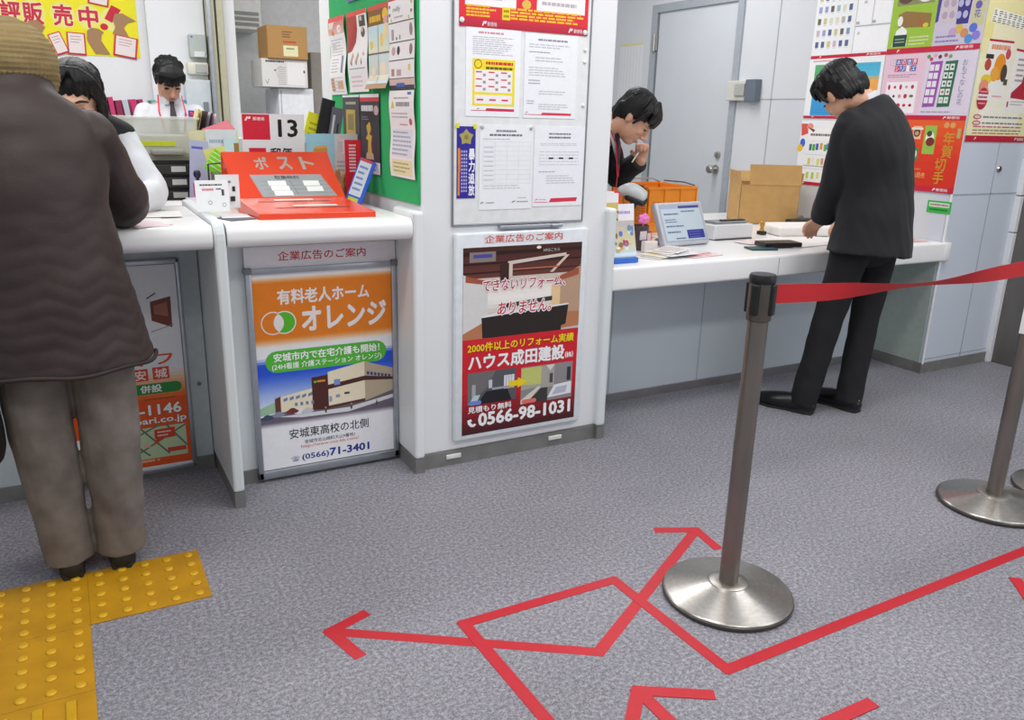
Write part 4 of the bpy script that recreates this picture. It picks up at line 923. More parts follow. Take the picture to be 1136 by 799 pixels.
for k in range(3): s.r(.31+.012*k, .635+k*.105, .48+.014*k, .735+k*.105, '#eef0ee')
for k in range(2): s.r(.645+.012*k, .635+k*.12, .80+.014*k, .745+k*.12, '#eef0ee')
s.build('time_plate', pm=RED, origin=TL_+u_*.008-PO+bn*.0004, u=u_, d=d_, parent=back, thick=.0005)

# counter 13 sign
s = Sheet(.231, .27)
s.r(.01, .01, .44, .345, '#d8243c'); mark(s, .05, .04, .10, .055, '#f6f0f0'); s.t('郵便局', .18, .045, .36, .09, '#f6f0f0', .02); s.t('13', .58, .075, .88, .30, '#141416', .04)
s.r(.09, .455, .36, .70, '#d8243c'); s.t('郵便', .43, .455, .78, .64, '#1a1a1e', .03)
sg = s.build('counter_sign', '#eceff2', (.609, 3.22, 1.272), label='white counter sign with the number 13 and a red square', cat='counter sign', thick=.006)
MB().cyl((.592, 3.25, .945), (.592, 3.25, 1.165), .009).build('sign_post', mat('wooden_dowel', '#a67c42', .6), sg, smooth='auto')
MB().rbox(.575, .84, 3.221, 3.29, .9455, .953, .002).rbox(.62, .82, 3.222, 3.228, .945, 1.01, .002).build('sign_foot', WHITE, sg)

# handwritten memo cards on the partition
s = Sheet(.105, .10)
s.lines(.14, .1, .82, .2, 1, '#3f4248', .5, 3, 0); s.lines(.2, .24, .55, .36, 1, '#d87c8c', .6, 4, 0); s.lines(.62, .24, .78, .33, 1, '#4c5058', .5, 5, 0); s.r(.78, .3, .86, .5, '#4c5058'); s.ring(.42, .72, .06, .07, .35, '#a8acb4'); s.ring(.84, .8, .06, .07, .35, '#a8acb4')
s.build('memo_card', '#eff1f3', (.381, 2.86, 1.060), (.99, .04, 0), (0, -.10, -1), label='white handwritten memo card standing on the partition left of the post box', cat='memo card')
s = Sheet(.075, .11)
s.lines(.1, .15, .7, .4, 2, '#6a6e74', .5, 3); s.r(.7, .35, .82, .5, '#26282c'); s.r(.6, .65, .8, .8, '#2c2e32')
s.build('memo_card', '#e6eaec', (.452, 2.90, 1.075), (.97, -.24, 0), (0, .03, -1), curl=lambda x, y: -.012*x*x, label='small white curled memo card right behind the handwritten one', cat='memo card')
for i, (x, y, a, z) in enumerate(((.485, 2.755, .35, 0), (.49, 2.80, -.05, .0022))):
    m = MB().rbox(x-.045, x+.045, y-.05, y+.05, .946+z, .9476+z, .0005)
    rotz(m, (x, y, 0), a).build('paper_slip', ink('#e4e6ea' if i else '#4b5158'), label=['dark card lying under the memo cards left of the post box', 'white slip lying under the memo cards left of the post box'][i], cat='paper slip')

# brochure display behind the post box
AC = mat('clear_acrylic', '#dfe9ec', .1, 0, .02, 10, alpha=.55)
bx = MB().box(.85, 1.062, 3.25, 3.254, .9455, 1.17).box(.85, 1.062, 3.36, 3.364, .9455, 1.20).box(.85, .853, 3.25, 3.364, .9455, 1.19).box(1.059, 1.062, 3.25, 3.364, .9455, 1.19).box(.85, 1.062, 3.25, 3.364, .9455, .949)
bx = bx.build('brochure_box', mat('pale_plastic', '#dfe7ea', .3), label='pale brochure box with a light blue picture front beside the 13 sign', cat='brochure box')
s = Sheet(.208, .235); s.grad(0, 0, .55, 1, [(0, '#a4dcee'), (1, '#c4e4ea')], 5); s.p([(.12, .62), (.14, .24), (.40, .22), (.42, .60)], '#dea24c'); s.p([(.14, .24), (.18, .20), (.40, .19), (.40, .23)], '#e8bc74'); s.r(.55, 0, 1, 1, '#e3e6e8'); s.e(.72, .2, .12, .12, '#f2f2f2'); s.lines(.58, .42, .95, .7, 4, '#b4babc', .4, 3); s.r(.6, .12, .7, .3, '#d4dcdc')
s.build('picture_front', '#cfe6ee', (.852, 3.2495, 1.203), parent=bx)
def leaf(x, y, z, w, h, lean, col, label, marks=None, th=.004, yaw=0, roll=0):
    s = Sheet(w, h)
    if marks: marks(s)
    u = V((cos(roll), 0, sin(roll))); d = V((sin(roll), -lean, -cos(roll)))
    return s.build('brochure', col, (x, y, z), u, d, thick=th, label=label, cat='brochure')
leaf(.893, 3.345, 1.285, .092, .30, .05, '#e6e22c', 'yellow brochure leaning out of the brochure box', lambda s: s.lines(.15, .1, .85, .6, 7, '#a8a418', .4, 3), .012, roll=-.30)
leaf(.945, 3.325, 1.338, .052, .33, .05, '#26262a', 'black brochure standing next to the yellow one in the box', lambda s: (s.r(.1, .5, .3, .9, '#c8c8cc'), s.r(.5, .4, .6, .9, '#a4a4ac')), .010, roll=-.24)
leaf(.978, 3.305, 1.305, .045, .3, .05, '#6f727c', 'grey edged brochure standing right of the black one in the box', lambda s: (s.r(.15, .1, .35, .9, '#d9dade'), s.r(.6, .2, .75, .9, '#3c3e44')), .010, roll=-.2)
s = Sheet(.062, .235); s.lines(.25, .06, .7, .52, 9, '#f0d8d8', .55, 3, .1)
rc = s.build('upright_card', '#dc2434', (.972, 3.14, 1.184), (.99, -.04, 0), (0, -.02, -1), thick=.004, label='upright red card beside the brochure box', cat='card')
hand_ = remesh('wooden_hand', [ell((.955, 3.18, 1.0), (.035, .022, .055)), loft([(.955, 3.18, .946), (.955, 3.18, 1.0)], [.025, .03]), loft([(.935, 3.175, 1.03), (.923, 3.16, 1.055)], [.011, .009]), loft([(.95, 3.17, 1.04), (.947, 3.16, 1.07)], [.011, .009]), loft([(.97, 3.17, 1.03), (.975, 3.16, 1.055)], [.011, .009])], .004, mat('tan_wood', '#c79a68', .5), label='tan rounded wooden figure behind the red card', cat='figurine')
# blue leaflet in a slanted holder
lo = V((.925, 3.02, .952)); hi = V((1.008, 3.06, 1.118)); d = (lo-hi); L_ = d.length; u = V((.90, -.30, -.12)); u = (u-d.normalized()*u.dot(d.normalized())).normalized()
s = Sheet(.062, L_); s.p([(.06, .02), (.78, .02), (.78, .78), (.06, .78)], '#dfe4f2'); s.r(.06, .0, .78, .06, '#d84858'); s.lines(.15, .12, .7, .7, 5, '#6c8cc8', .4, 3); s.r(.10, .82, .72, .97, '#d9d648')
bl = s.build('leaflet_holder', '#2260d8', hi, u, d, thick=.02, label='blue leaflet leaning at a slant right of the post box', cat='leaflet')

# ------------------------------------------------------------------ left counter top
for i, (x, y, w, h, a, c, lb) in enumerate(((.05, 2.78, .44, .30, .03, '#eceae8', 'clear edged writing mat with white forms on the left counter'), (.20, 2.70, .12, .14, .5, '#ecd4d8', 'pale pink slip under the elbow of the customer in brown'), (.24, 2.93, .20, .16, -.06, '#e2e0de', 'white form lying near the back edge of the left counter'))):
    m = MB().rbox(-w/2, w/2, -h/2, h/2, 0, .0015, .0005); m.xf(Matrix.Translation((x, y, .9432+i*.0017)) @ Matrix.Rotation(a, 4, 'Z'))
    m.build('paper_sheet', ink(c), label=lb, cat='paper')

# ------------------------------------------------------------------ back office, left
GM = mat('grey_office_metal', '#8f908a', .45, .3, .06, 12)
dk = MB().rbox(.30, .425, 3.31, 3.62, .905, .925, .003).rbox(.425, .70, 3.51, 3.62, .905, .925, .003).box(.33, .345, 3.32, 3.6, 0, .905).box(.68, .695, 3.52, 3.6, 0, .905)
dk.build('side_desk', mat('pale_desk_top', '#cdbfa2', .5), label='small desk with a tan edge behind the left counter', cat='desk')
MB().rbox(.325, .425, 3.34, 3.52, .9262, .931, .001).build('paper_stack', ink('#e0dce4'), label='white papers lying on the tan edged desk', cat='paper')
du = MB().rbox(.20, .535, 3.66, 4.0, 0, 1.10, .004).build('drawer_cabinet', mat('beige_cabinet', '#a7a797', .5, 0, .04), label='beige drawer cabinet with black trays behind the left counter', cat='drawer cabinet')
MB().box(.22, .495, 3.652, 3.66, .62, 1.08).build('cabinet_front', BLACK, du)
for k in range(8):
    z = 1.045-k*.052
    d = MB().rbox(.225, .475, 3.632, 3.66, z-.02, z+.02, .004).build('drawer', mat('black_drawer', '#2c2d2f', .35), du)
    MB().box(.40, .455, 3.629, 3.633, z-.009, z+.013).build('drawer_label', ink('#d4d6d8'), d)
MB().rbox(.497, .520, 3.64, 3.66, .62, 1.095, .002).rbox(.524, .535, 3.63, 3.66, .62, 1.095, .002).build('side_file', mat('grey_green_file', '#8f9484', .5), du)
# clear plastic box on the cabinet
CL = mat('clear_plastic_box', '#e4e6df', .25, 0, .04, 10, alpha=.38)
cbx = MB().rbox(.10, .52, 3.68, 3.98, 1.102, 1.112, .003).rbox(.10, .52, 3.68, 3.686, 1.102, 1.245, .002).rbox(.10, .52, 3.974, 3.98, 1.102, 1.245, .002).rbox(.10, .106, 3.68, 3.98, 1.102, 1.245, .002).rbox(.514, .52, 3.68, 3.98, 1.102, 1.245, .002).rbox(.09, .53, 3.67, 3.99, 1.24, 1.25, .003)
cbx.build('storage_box', CL, label='clear plastic storage box on top of the drawer cabinet', cat='storage box')
MB().rbox(.13, .49, 3.72, 3.95, 1.115, 1.175, .004).build('paper_stack', ink('#dedcd0'), label='pile of papers inside the clear storage box', cat='paper')
MB().rbox(.23, .43, 3.676, 3.679, 1.135, 1.155, .001).build('label_strip', ink('#d8e238'), label='yellow green label strip on the front of the clear storage box', cat='label strip')
MB().rbox(.33, .46, 3.62, 3.67, 1.102, 1.125, .01).build('tape_dispenser', mat('smoky_plastic', '#9b9d94', .3), label='grey lump of wrapped plastic in front of the clear storage box', cat='package')
# file row on the back shelf
sh = MB().rbox(-1.08, 0.936, 5.544, 5.904, 1.04, 1.064, .003).box(-1.08, -1.056, 5.544, 5.904, 0, 1.04).box(0.912, 0.936, 5.544, 5.904, 0, 1.04)
sh.build('office_shelf', WHITE2, label='low white shelf along the back office wall', cat='shelf')
rn = random.Random(3); x = .204
cols = ['#9aa4ac', '#b4bac0', '#7f8a94', '#c43c6c', '#8c2c50', '#b8bcc4', '#c83470', '#a02c58', '#c8407c', '#5aa8b4', '#9c3458', '#c4c8cc', '#4890b4']
nm = ['grey', 'pale grey', 'slate grey', 'pink', 'dark plum', 'silver', 'rose', 'wine red', 'bright pink', 'teal', 'burgundy', 'light grey', 'blue']
for i, c in enumerate(cols):
    t = rn.uniform(.024, .036); h = rn.uniform(.24, .275); a = rn.uniform(.02, .16) if i < 11 else 0
    m = MB().rbox(0, t, 0, .2, 0, h, .002); m.xf(Matrix.Translation((x, 5.6, 1.066)) @ Matrix.Rotation(-a, 4, 'Y') @ Matrix.Translation((0, 0, 0)))
    x += t+.013
    m.build('file_folder', ink(c), label=nm[i]+' file in the row on the shelf behind the two office clerks', cat='file', group='files on the back shelf')
# papers and stationery between cabinet and post box
s = Sheet(.22, .16); s.lines(.1, .1, .9, .9, 6, '#b4c0d4', .35, 3)
def stand(nm_, x, y, z, w, h, c, lb, cat='paper', roll=0, lean=.15, mk=None, th=.003):
    s = Sheet(w, h)
    if mk: mk(s)
    return s.build(nm_, c, (x, y, z), (cos(roll), 0, sin(roll)), (sin(roll), -lean, -cos(roll)), thick=th, label=lb, cat=cat)
stand('paper_sheet', .475, 3.60, 1.20, .19, .27, '#e3dfb4', 'pale yellow paper standing behind the pen stand', roll=.02)
stand('paper_sheet', .535, 3.59, 1.205, .12, .275, '#dfe4ea', 'white paper standing behind the pen stand', mk=lambda s: s.lines(.1, .1, .9, .8, 5, '#a8b4cc', .35, 4))
stand('paper_sheet', .60, 3.57, 1.17, .055, .24, '#c6dfe6', 'pale blue paper standing left of the 13 sign')
stand('clear_file', .470, 3.56, 1.165, .07, .238, '#b9bde0', 'lilac clear file standing left of the pen stand', 'file', roll=-.1, mk=lambda s: s.r(.1, .1, .7, .14, '#5c64c8'))
stand('sticky_note', .505, 3.47, 1.13, .08, .18, '#e8e284', 'yellow sticky note pad beside the green striped one', 'sticky note', roll=.2)
stand('sticky_note', .545, 3.45, 1.135, .065, .085, '#84d62a', 'lime green striped sticky notes left of the post box', 'sticky note', roll=-.6, mk=lambda s: [s.line(0, .15+.2*k, 1, .15+.2*k, .004, '#dff0b8') for k in range(4)])
MB().rbox(.455, .515, 3.40, 3.46, .9455, 1.012, .012, seg=3).build('pen_case', mat('magenta_case', '#c42a6c', .45), label='magenta pen case left of the post box', cat='pen case')
MB().box(.492, .497, 3.335, 3.34, .93, 1.0) if False else None
ps = MB().rbox(.525, .572, 3.40, 3.46, .9455, 1.045, .003).build('pen_stand', mat('smoke_grey', '#6f6d63', .4), label='grey pen stand with a dark wire frame left of the post box', cat='pen stand')
MB().tube([(.507, 3.39, 1.01), (.507, 3.39, 1.080), (.565, 3.40, 1.085), (.566, 3.42, 1.045)], .004).build('wire_frame', mat('navy_wire', '#2a2638', .4), ps, smooth=True)
MB().piece(ell((.470, 3.43, 1.04), (.014, .014, .018))).piece(loft([(.470, 3.43, 1.0125), (.470, 3.43, 1.04)], [.006, .006])).build('stamp', mat('navy_stamp', '#1d2544', .35), smooth=True, label='dark blue round headed stamp in the magenta pen case', cat='stamp')
t = MB().rbox(.575, .70, 3.84, 3.94, 1.19, 1.2, .004); t.xf(Matrix.Translation((.64, 3.89, 1.2)) @ Matrix.Rotation(-.35, 4, 'Y') @ Matrix.Rotation(.5, 4, 'X') @ Matrix.Translation((-.64, -3.89, -1.2)))
t.build('mesh_tray', mat('dark_red_mesh', '#9c2438', .5), label='dark red tilted tray to the right of the clerk in the white shirt', cat='tray')
MB().box(.60, .74, 3.78, 4.0, .0, 1.165).build('paper_tray_stack', mat('white_tray_stack', '#d3d6d6', .4), label='white paper tray stack under the dark red tray', cat='tray stack')
# wall devices
ic = MB().rbox(.822, .925, 5.86, 5.915, 1.600, 1.742, .006).build('wall_cabinet', mat('grey_green_box', '#b4bcb6', .4), label='grey green box on the back wall with a blue lamp', cat='wall box')
MB().piece(ell((.838, 5.858, 1.726), (.006, .003, .006))).build('lamp', mat('blue_led', '#5c5cf0', .3), ic)
MB().rbox(.845, .91, 5.852, 5.861, 1.605, 1.638, .002).build('paper_note', ink('#dfe3e0'), ic)
it = MB().rbox(.800, .928, 5.865, 5.915, 1.498, 1.574, .01).build('intercom', mat('cream_plastic', '#d9d8c6', .4), smooth='auto', label='cream intercom below the grey green wall box', cat='intercom')
MB().rbox(.848, .915, 5.858, 5.866, 1.510, 1.562, .002).build('speaker_grille', mat('grille_grey', '#b6b8b4', .6), it)
wc = MB().rbox(.772, .928, 5.84, 5.915, .944, 1.466, .004).build('wall_locker', mat('pale_locker', '#ccd3d6', .4), label='pale narrow wall locker behind the clerk in the white shirt', cat='locker')
MB().rbox(.875, .905, 5.828, 5.841, 1.27, 1.33, .003).build('locker_handle', mat('grey_handle', '#7d8488', .4), wc)
acx = MB().rbox(1.16, 1.405, 6.42, 6.744, 1.842, 2.6, .006).build('air_conditioner', mat('ac_white', '#dcdcd8', .4), label='white air conditioner unit with a slotted grille high on the recess wall', cat='air conditioner')
m = MB()
for k in range(3): m.box(1.20, 1.385, 6.411, 6.421, 1.866+k*.036, 1.886+k*.036)
m.build('grille', mat('grille_dark', '#8e8f8a', .6), acx)
fd = MB().rbox(1.36, 1.60, 5.832, 6.24, 0, 1.437, .01).build('water_heater_cabinet', mat('white_appliance', '#e2e4e8', .25), smooth='auto', label='tall white appliance under the stacked boxes', cat='appliance')
MB().box(1.375, 1.380, 5.8296, 5.8332, .224, 1.424).build('door_line', SEAM, fd)
wb = MB().rbox(1.248, 1.552, 5.784, 6.12, 1.438, 1.617, .004).build('white_box', mat('white_carton', '#dcdad6', .6), label='white carton with a plastic sleeve, under the brown one', cat='box')
s = Sheet(.298, .174); s.lines(.08, .04, .5, .14, 1, '#4a464a', .6, 3, .1); s.e(.28, .4, .02, .03, '#8a3a48'); s.line(.30, .4, .42, .22, .002, '#a48890'); s.line(.30, .4, .35, .7, .002, '#a48890'); s.lines(.35, .25, .52, .95, 9, '#b9b4b4', .5, 4, 0); s.r(.55, .1, .95, .92, '#eceae8'); s.e(.93, .42, .02, .06, '#7a5a62'); s.line(.06, .75, .1, .9, .003, '#6c6868'); s.line(.1, .9, .14, .72, .003, '#6c6868')
s.build('box_print', '#dddbd7', (1.251, 5.7832, 1.615), parent=wb, thick=.0004)
cb_ = MB().rbox(1.290, 1.552, 5.76, 6.05, 1.618, 1.822, .003).build('cardboard_box', mat('brown_carton', '#b58a52', .75, 0, .05, 20), label='closed brown cardboard box stacked on the white carton', cat='box')
s = Sheet(.24, .19); s.lines(.36, .12, .66, .36, 3, '#6c4a2a', .4, 3); s.lines(.38, .44, .74, .53, 1, '#c8442c', .7, 4, 0); s.r(.38, .60, .78, .95, '#e6e2b4'); s.lines(.46, .66, .68, .74, 1, '#8a8468', .6, 5, 0)
s.build('box_print', '#b58a52', (1.30, 5.7592, 1.815), parent=cb_, thick=.0003)
MB().rbox(1.602, 1.68, 5.88, 6.24, 0, 1.677, .004).build('grey_case', mat('taupe_case', '#8d877f', .5), label='tall taupe case right of the stacked boxes, half behind the pillar', cat='case')

# ------------------------------------------------------------------ low counter on the right
Z2 = .716
mon = empty('customer_display', (2.585, 2.985, Z2), 'grey tilted customer display screen on the low counter', 'display', rz=radians(5))
tl = radians(25)
Mm = Matrix.Rotation(-tl, 4, 'X')
MB().rbox(-.15, .15, 0, .035, .012, .222, .008, seg=3).xf(Mm).build('display_housing', mat('display_grey', '#c3c8d0', .35), mon, smooth='auto')
MB().rbox(-.1, .1, .02, .13, 0, .03, .006).build('display_foot', mat('display_grey2', '#a9aeb6', .4), mon)
s = Sheet(.272, .184)
s.r(.03, .04, .97, .96, '#c4d2dc'); s.r(.03, .04, .97, .12, '#a8b4cc'); s.r(.45, .05, .95, .115, '#4a4a90'); s.lines(.08, .22, .45, .30, 1, '#5c6c8c', .5, 3); s.lines(.5, .16, .85, .24, 1, '#5c6c8c', .4, 4); s.lines(.08, .38, .4, .50, 2, '#54648a', .4, 5); s.lines(.08, .55, .62, .62, 1, '#54648a', .5, 6); s.lines(.08, .70, .42, .78, 1, '#54648a', .5, 7); s.lines(.25, .88, .5, .94, 1, '#3c4c7c', .5, 8)
s.r(.54, .70, .95, .93, '#3c3f98'); s.lines(.58, .72, .9, .92, 3, '#6c70b8', .3, 9)
up = Mm.to_3x3() @ V((0, 0, 1))
s.build('screen', '#aeb6c0', Mm @ V((-.136, -.0004, .21)), (1, 0, 0), -up, mon, thick=.0008)
# orange crate
ORG = mat('orange_crate', '#ec9026', .45, 0, .04, 20)
cr = empty('plastic_crate', (2.845, 3.61, Z2+.001), 'orange plastic crate behind the customer display', 'crate', rz=radians(-2))
m = MB()
hx, hy, hz = .155, .165, .235
def crate_wall(m, a, b, n):
    """wall between two corners with holes as an open lattice in the middle"""
    a = V(a); b = V(b); d = (b-a); L = d.length; d.normalize(); nn = V((d.y, -d.x, 0))
    def bar(x0, x1, z0, z1, t=.004, o=0):
        q = [a+d*x0+nn*o, a+d*x1+nn*o, a+d*x1+nn*(o+t), a+d*x0+nn*(o+t)]
        m.add([(p.x, p.y, z) for z in (z0, z1) for p in q], [(3, 2, 1, 0), (4, 5, 6, 7), (0, 1, 5, 4), (1, 2, 6, 5), (2, 3, 7, 6), (3, 0, 4, 7)])
    bar(0, L, .16, hz); bar(0, L, 0, .03); bar(-.006, L+.006, hz-.012, hz, .012, -.002)
    k = max(3, round(L/.1)); w_ = L/k
    for i in range(k+1): bar(max(0, i*w_-.02), min(L, i*w_+.02), .03, .16); bar(max(0, i*w_-.004), min(L, i*w_+.004), 0, hz-.01, .012)
    for i in range(k):
        for j in range(5): bar(i*w_+.02+j*.013, i*w_+.026+j*.013, .03, .16, .003)
        for j in range(9): bar(i*w_+.02, (i+1)*w_-.02, .035+j*.014, .040+j*.014, .003)
for a, b in (((-hx, -hy, 0), (hx, -hy, 0)), ((hx, -hy, 0), (hx, hy, 0)), ((hx, hy, 0), (-hx, hy, 0)), ((-hx, hy, 0), (-hx, -hy, 0))): crate_wall(m, a, b, 0)
m.box(-hx, hx, -hy, hy, 0, .006)
m.build('crate_body', ORG, cr)
for sg_ in (-1, 1):
    MB().tube([(sg_*(hx+.012), -hy+.03, hz+.004), (sg_*(hx+.03), -.02, hz+.012), (sg_*(hx+.012), hy-.03, hz+.01)], .004).build('wire_handle', mat('grey_wire', '#5d5a58', .4, .5), cr, smooth=True)
MB().tube([(-.12, hy+.004, hz+.006), (-.08, hy+.004, hz+.022), (.11, hy+.004, hz+.02), (hx, hy+.004, hz+.003)], .004).build('rim_rod', mat('grey_rod', '#a4a4a0', .4, .5), cr, smooth=True)
# cardboard carton with raised flaps
ct = empty('cardboard_carton', (3.70, 3.647, Z2+.001), 'open brown cardboard carton with raised flaps on the low counter', 'carton', rz=radians(-29.5))
m = MB(); hx, hy, hz = .1725, .14, .225; t = .004
m.box(-hx, hx, -hy, -hy+t, 0, hz).box(-hx, hx, hy-t, hy, 0, hz).box(-hx, -hx+t, -hy, hy, 0, hz).box(hx-t, hx, -hy, hy, 0, hz).box(-hx, hx, -hy, hy, 0, t)
m.build('carton_body', CARD, ct)
def flap(pts, nm='flap'):
    a, b, c, d = [V(p) for p in pts]; n = (b-a).cross(d-a).normalized()*t
    MB().add([a, b, c, d, a+n, b+n, c+n, d+n], [(3, 2, 1, 0), (4, 5, 6, 7), (0, 1, 5, 4), (1, 2, 6, 5), (2, 3, 7, 6), (3, 0, 4, 7)]).build(nm, CARD, ct)
flap([(-hx+.05, -hy, hz), (hx, -hy, hz), (hx, -hy+.02, hz+.115), (-hx+.045, -hy+.02, hz+.115)])
flap([(-hx, -hy, hz), (-hx, hy, hz), (-hx-.015, hy-.05, hz+.075), (-hx-.012, -hy+.01, hz+.075)])
flap([(-hx, hy, hz), (hx, hy, hz), (hx, hy+.05, hz+.06), (-hx, hy+.05, hz+.06)])
flap([(hx, -hy, hz), (hx, hy, hz), (hx+.01, hy, hz+.07), (hx+.01, -hy, hz+.07)])
# white cash tray box
wbx = MB().rbox(2.84, 3.10, 3.10, 3.24, Z2+.004, Z2+.075, .004).build('coin_tray_box', WHITE, label='low white box beside the customer display', cat='box')
MB().box(2.85, 3.095, 3.096, 3.2, Z2+.0005, Z2+.005).build('box_foot', BLACK, wbx)
tp = MB().rbox(2.87, 3.09, 3.13, 3.22, Z2+.0765, Z2+.088, .003).build('coin_tray', mat('grey_tray', '#a9adaf', .25, .6), label='silver and black tray on the low white box', cat='tray')
MB().rbox(2.93, 3.08, 3.14, 3.17, Z2+.0885, Z2+.094, .002).build('tray_slot', BLACK, tp)
# stamp
st_ = MB().lathe([(.013, 0), (.014, .004), (.010, .01), (.009, .022), (.013, .03), (.013, .046), (.006, .054), (.002, .055)], (3.255, 3.19, Z2+.02), 16)
st_ = st_.build('hand_stamp', mat('brass_amber', '#c08a2c', .3, .5), smooth='auto', label='small amber hand stamp on a black block on the low counter', cat='stamp')
MB().rbox(3.238, 3.272, 3.17, 3.21, Z2+.0008, Z2+.02, .003).build('ink_block', BLACK, st_)
# parcel and papers
def pillow(cx, cy, z, sx, sy, sz, rz, name, m_, **k):
    p = []
    bm = bmesh.new(); bmesh.ops.create_grid(bm, x_segments=14, y_segments=14, size=.5)
    top = [v for v in bm.verts]
    for v in top:
        q = max(abs(v.co.x), abs(v.co.y))*2; e = (1-q**6)
        v.co.z = .5*e+.05*noise.noise(v.co*5)*e
    r = bmesh.ops.extrude_face_region(bm, geom=bm.faces[:])
    for v in [g for g in r['geom'] if isinstance(g, bmesh.types.BMVert)]: v.co.z = 0 if v.co.z < .5 else v.co.z
    me = MB().bm(bm)
    me.v = [(a*sx, b*sy, max(c, 0)*2*sz) for a, b, c in me.v]
    me.xf(Matrix.Translation((cx, cy, z)) @ Matrix.Rotation(rz, 4, 'Z'))
    return me.build(name, m_, smooth='auto', **k)
MB().rbox(3.30, 3.66, 3.03, 3.26, Z2+.001, Z2+.052, .014, seg=3).xf(Matrix.Translation((3.48, 3.14, 0)) @ Matrix.Rotation(-.25, 4, 'Z') @ Matrix.Translation((-3.48, -3.14, 0))).build('wrapped_parcel', mat('white_wrap', '#ece9e4', .6, 0, .02, 20, bump=.12, bscale=25), smooth='auto', label='flat parcel wrapped in white paper in front of the cardboard carton', cat='parcel')
def flat(name, cx, cy, sx, sy, rz, h, c, lb, cat, z=Z2, marks=None, m_=None):
    o = MB().rbox(-sx/2, sx/2, -sy/2, sy/2, 0, h, min(h*.4, .004)); Mx = Matrix.Translation((cx, cy, z)) @ Matrix.Rotation(rz, 4, 'Z'); o.xf(Mx)
    o = o.build(name, m_ or ink(c), label=lb, cat=cat)
    if marks:
        s = Sheet(sx*.96, sy*.96); marks(s)
        R = Mx.to_3x3(); s.build('print', c, Mx @ V((-sx*.48, sy*.48, h)), R @ V((1, 0, 0)), R @ V((0, -1, 0)), o, thick=.0002)
    return o
flat('wrapping_paper', 3.26, 2.93, .46, .30, .1, .002, '#ece9e6', 'white paper sheet spread in front of the customer in the black suit', 'paper', z=Z2+.0012)
flat('paper_slip', 2.98, 2.98, .16, .10, .2, .0015, '#eed9d8', 'pale pink slip between the low white box and the wallet', 'paper slip', z=Z2+.0036)
flat('wallet', 3.005, 2.83, .20, .10, -.22, .022, '#221a1a', 'long black wallet on the low counter in front of the bowing customer', 'wallet', m_=mat('black_leather', '#1d1718', .35, 0, .1, 60, bump=.08, bscale=300), z=Z2+.004)
flat('bank_book', 2.865, 2.80, .135, .085, -.3, .007, '#1e4c50', 'dark teal bank book beside the black wallet', 'bank book', z=Z2+.0012)
rn = random.Random(11)
fl = ['#e9e6e2', '#e2dfdc', '#ebe4d2', '#dfe0e4', '#efe9e6', '#e6e0dc']
pos = ['lowest of the pile', 'second from the bottom of the pile', 'third from the bottom of the pile', 'third from the top of the pile', 'second from the top of the pile', 'topmost of the pile']
for i, c in enumerate(fl):
    flat('flyer', 2.25+.025*i+rn.uniform(-.02, .02), 2.80+rn.uniform(-.03, .03), .19, .12, .25+rn.uniform(-.3, .3), .0022, c, 'pale flyer, '+pos[i]+' in front of the customer display', 'flyer', z=Z2+.0012+i*.0040, marks=(lambda s, i=i: (s.lines(.08, .1, .9, .9, 7, ['#b4b0b4', '#c4bcb4', '#d8cc88', '#a8a8b4', '#b0aab0', '#a8a4a8'][i], .4, i), s.r(.1, .2, .3, .5, ['#d8c890', '#b4b4c0', '#e0d490', '#c0b0a8', '#c8c8cc', '#d8b8a8'][i]))))
flat('flyer', 2.46, 2.76, .19, .10, .12, .002, '#e6c8c8', 'red and white flyer right of the flyer pile', 'flyer', z=Z2+.0012, marks=lambda s: (s.r(.05, .3, .95, .45, '#c84a54'), s.lines(.05, .55, .95, .9, 3, '#d88c92', .4, 3), s.r(.05, .05, .5, .2, '#c8a8b0')))
# leaflet holder at the left end
lh = MB().rbox(1.955, 2.075, 2.70, 2.79, Z2+.001, Z2+.022, .003).build('leaflet_rack', mat('blue_rack', '#2c6cc8', .35), label='blue based leaflet rack with colourful leaflets at the left end of the low counter', cat='leaflet rack')
s = Sheet(.115, .15); s.grad(0, 0, 1, 1, [(0, '#b8b4b8'), (.5, '#d4c8a0'), (1, '#c0d8e4')], 6)
rn = random.Random(5)
for k in range(26): s.e(rn.uniform(.1, .9), rn.uniform(.12, .8), rn.uniform(.04, .12), rn.uniform(.03, .09), rn.choice(['#c0405c', '#4c78cc', '#e0c850', '#e8dcc0', '#8c6c5c', '#d8a060', '#6c8cb8', '#efe8dc']))
s.r(0, .88, 1, .97, '#d4e4f0')
s.build('leaflet', '#c8c0b0', (1.958, 2.75, Z2+.17), (1, 0, 0), (0, -.25, -1), lh)
stand('card_sign', 2.025, 2.86, Z2+.225, .125, .20, '#efeaf2', 'white card with pink writing behind the blue based leaflet rack', 'card', lean=.12, mk=lambda s: (s.lines(.15, .12, .85, .24, 1, '#a89cd0', .5, 3, .1), s.lines(.15, .32, .55, .44, 1, '#e0a0b4', .5, 4, 0), s.lines(.5, .46, .9, .58, 1, '#e0889c', .5, 5, 0)))
stand('leaflet', 1.985, 2.83, Z2+.235, .06, .2, '#d4c070', 'yellow patterned leaflet between the bumper and the white card', 'leaflet', lean=.1, mk=lambda s: [s.line(0, .1+k*.16, 1, .2+k*.16, .006, '#4c4438') for k in range(5)])
stand('card_sign', 2.01, 2.92, Z2+.265, .10, .1, '#f0eef0', 'small white card standing behind the one with pink writing', 'card', lean=.05)
cup = MB().lathe([(.034, 0), (.036, .01), (.037, .11), (.034, .112), (.033, .012), (.004, .010)], (2.295, 2.985, Z2+.001), 24).build('pen_cup', mat('dark_print_cup', '#4a3a3e', .4, 0, .3, 60), smooth='auto', label='dark pen cup with a pink rosette left of the customer display', cat='pen cup')
m = MB()
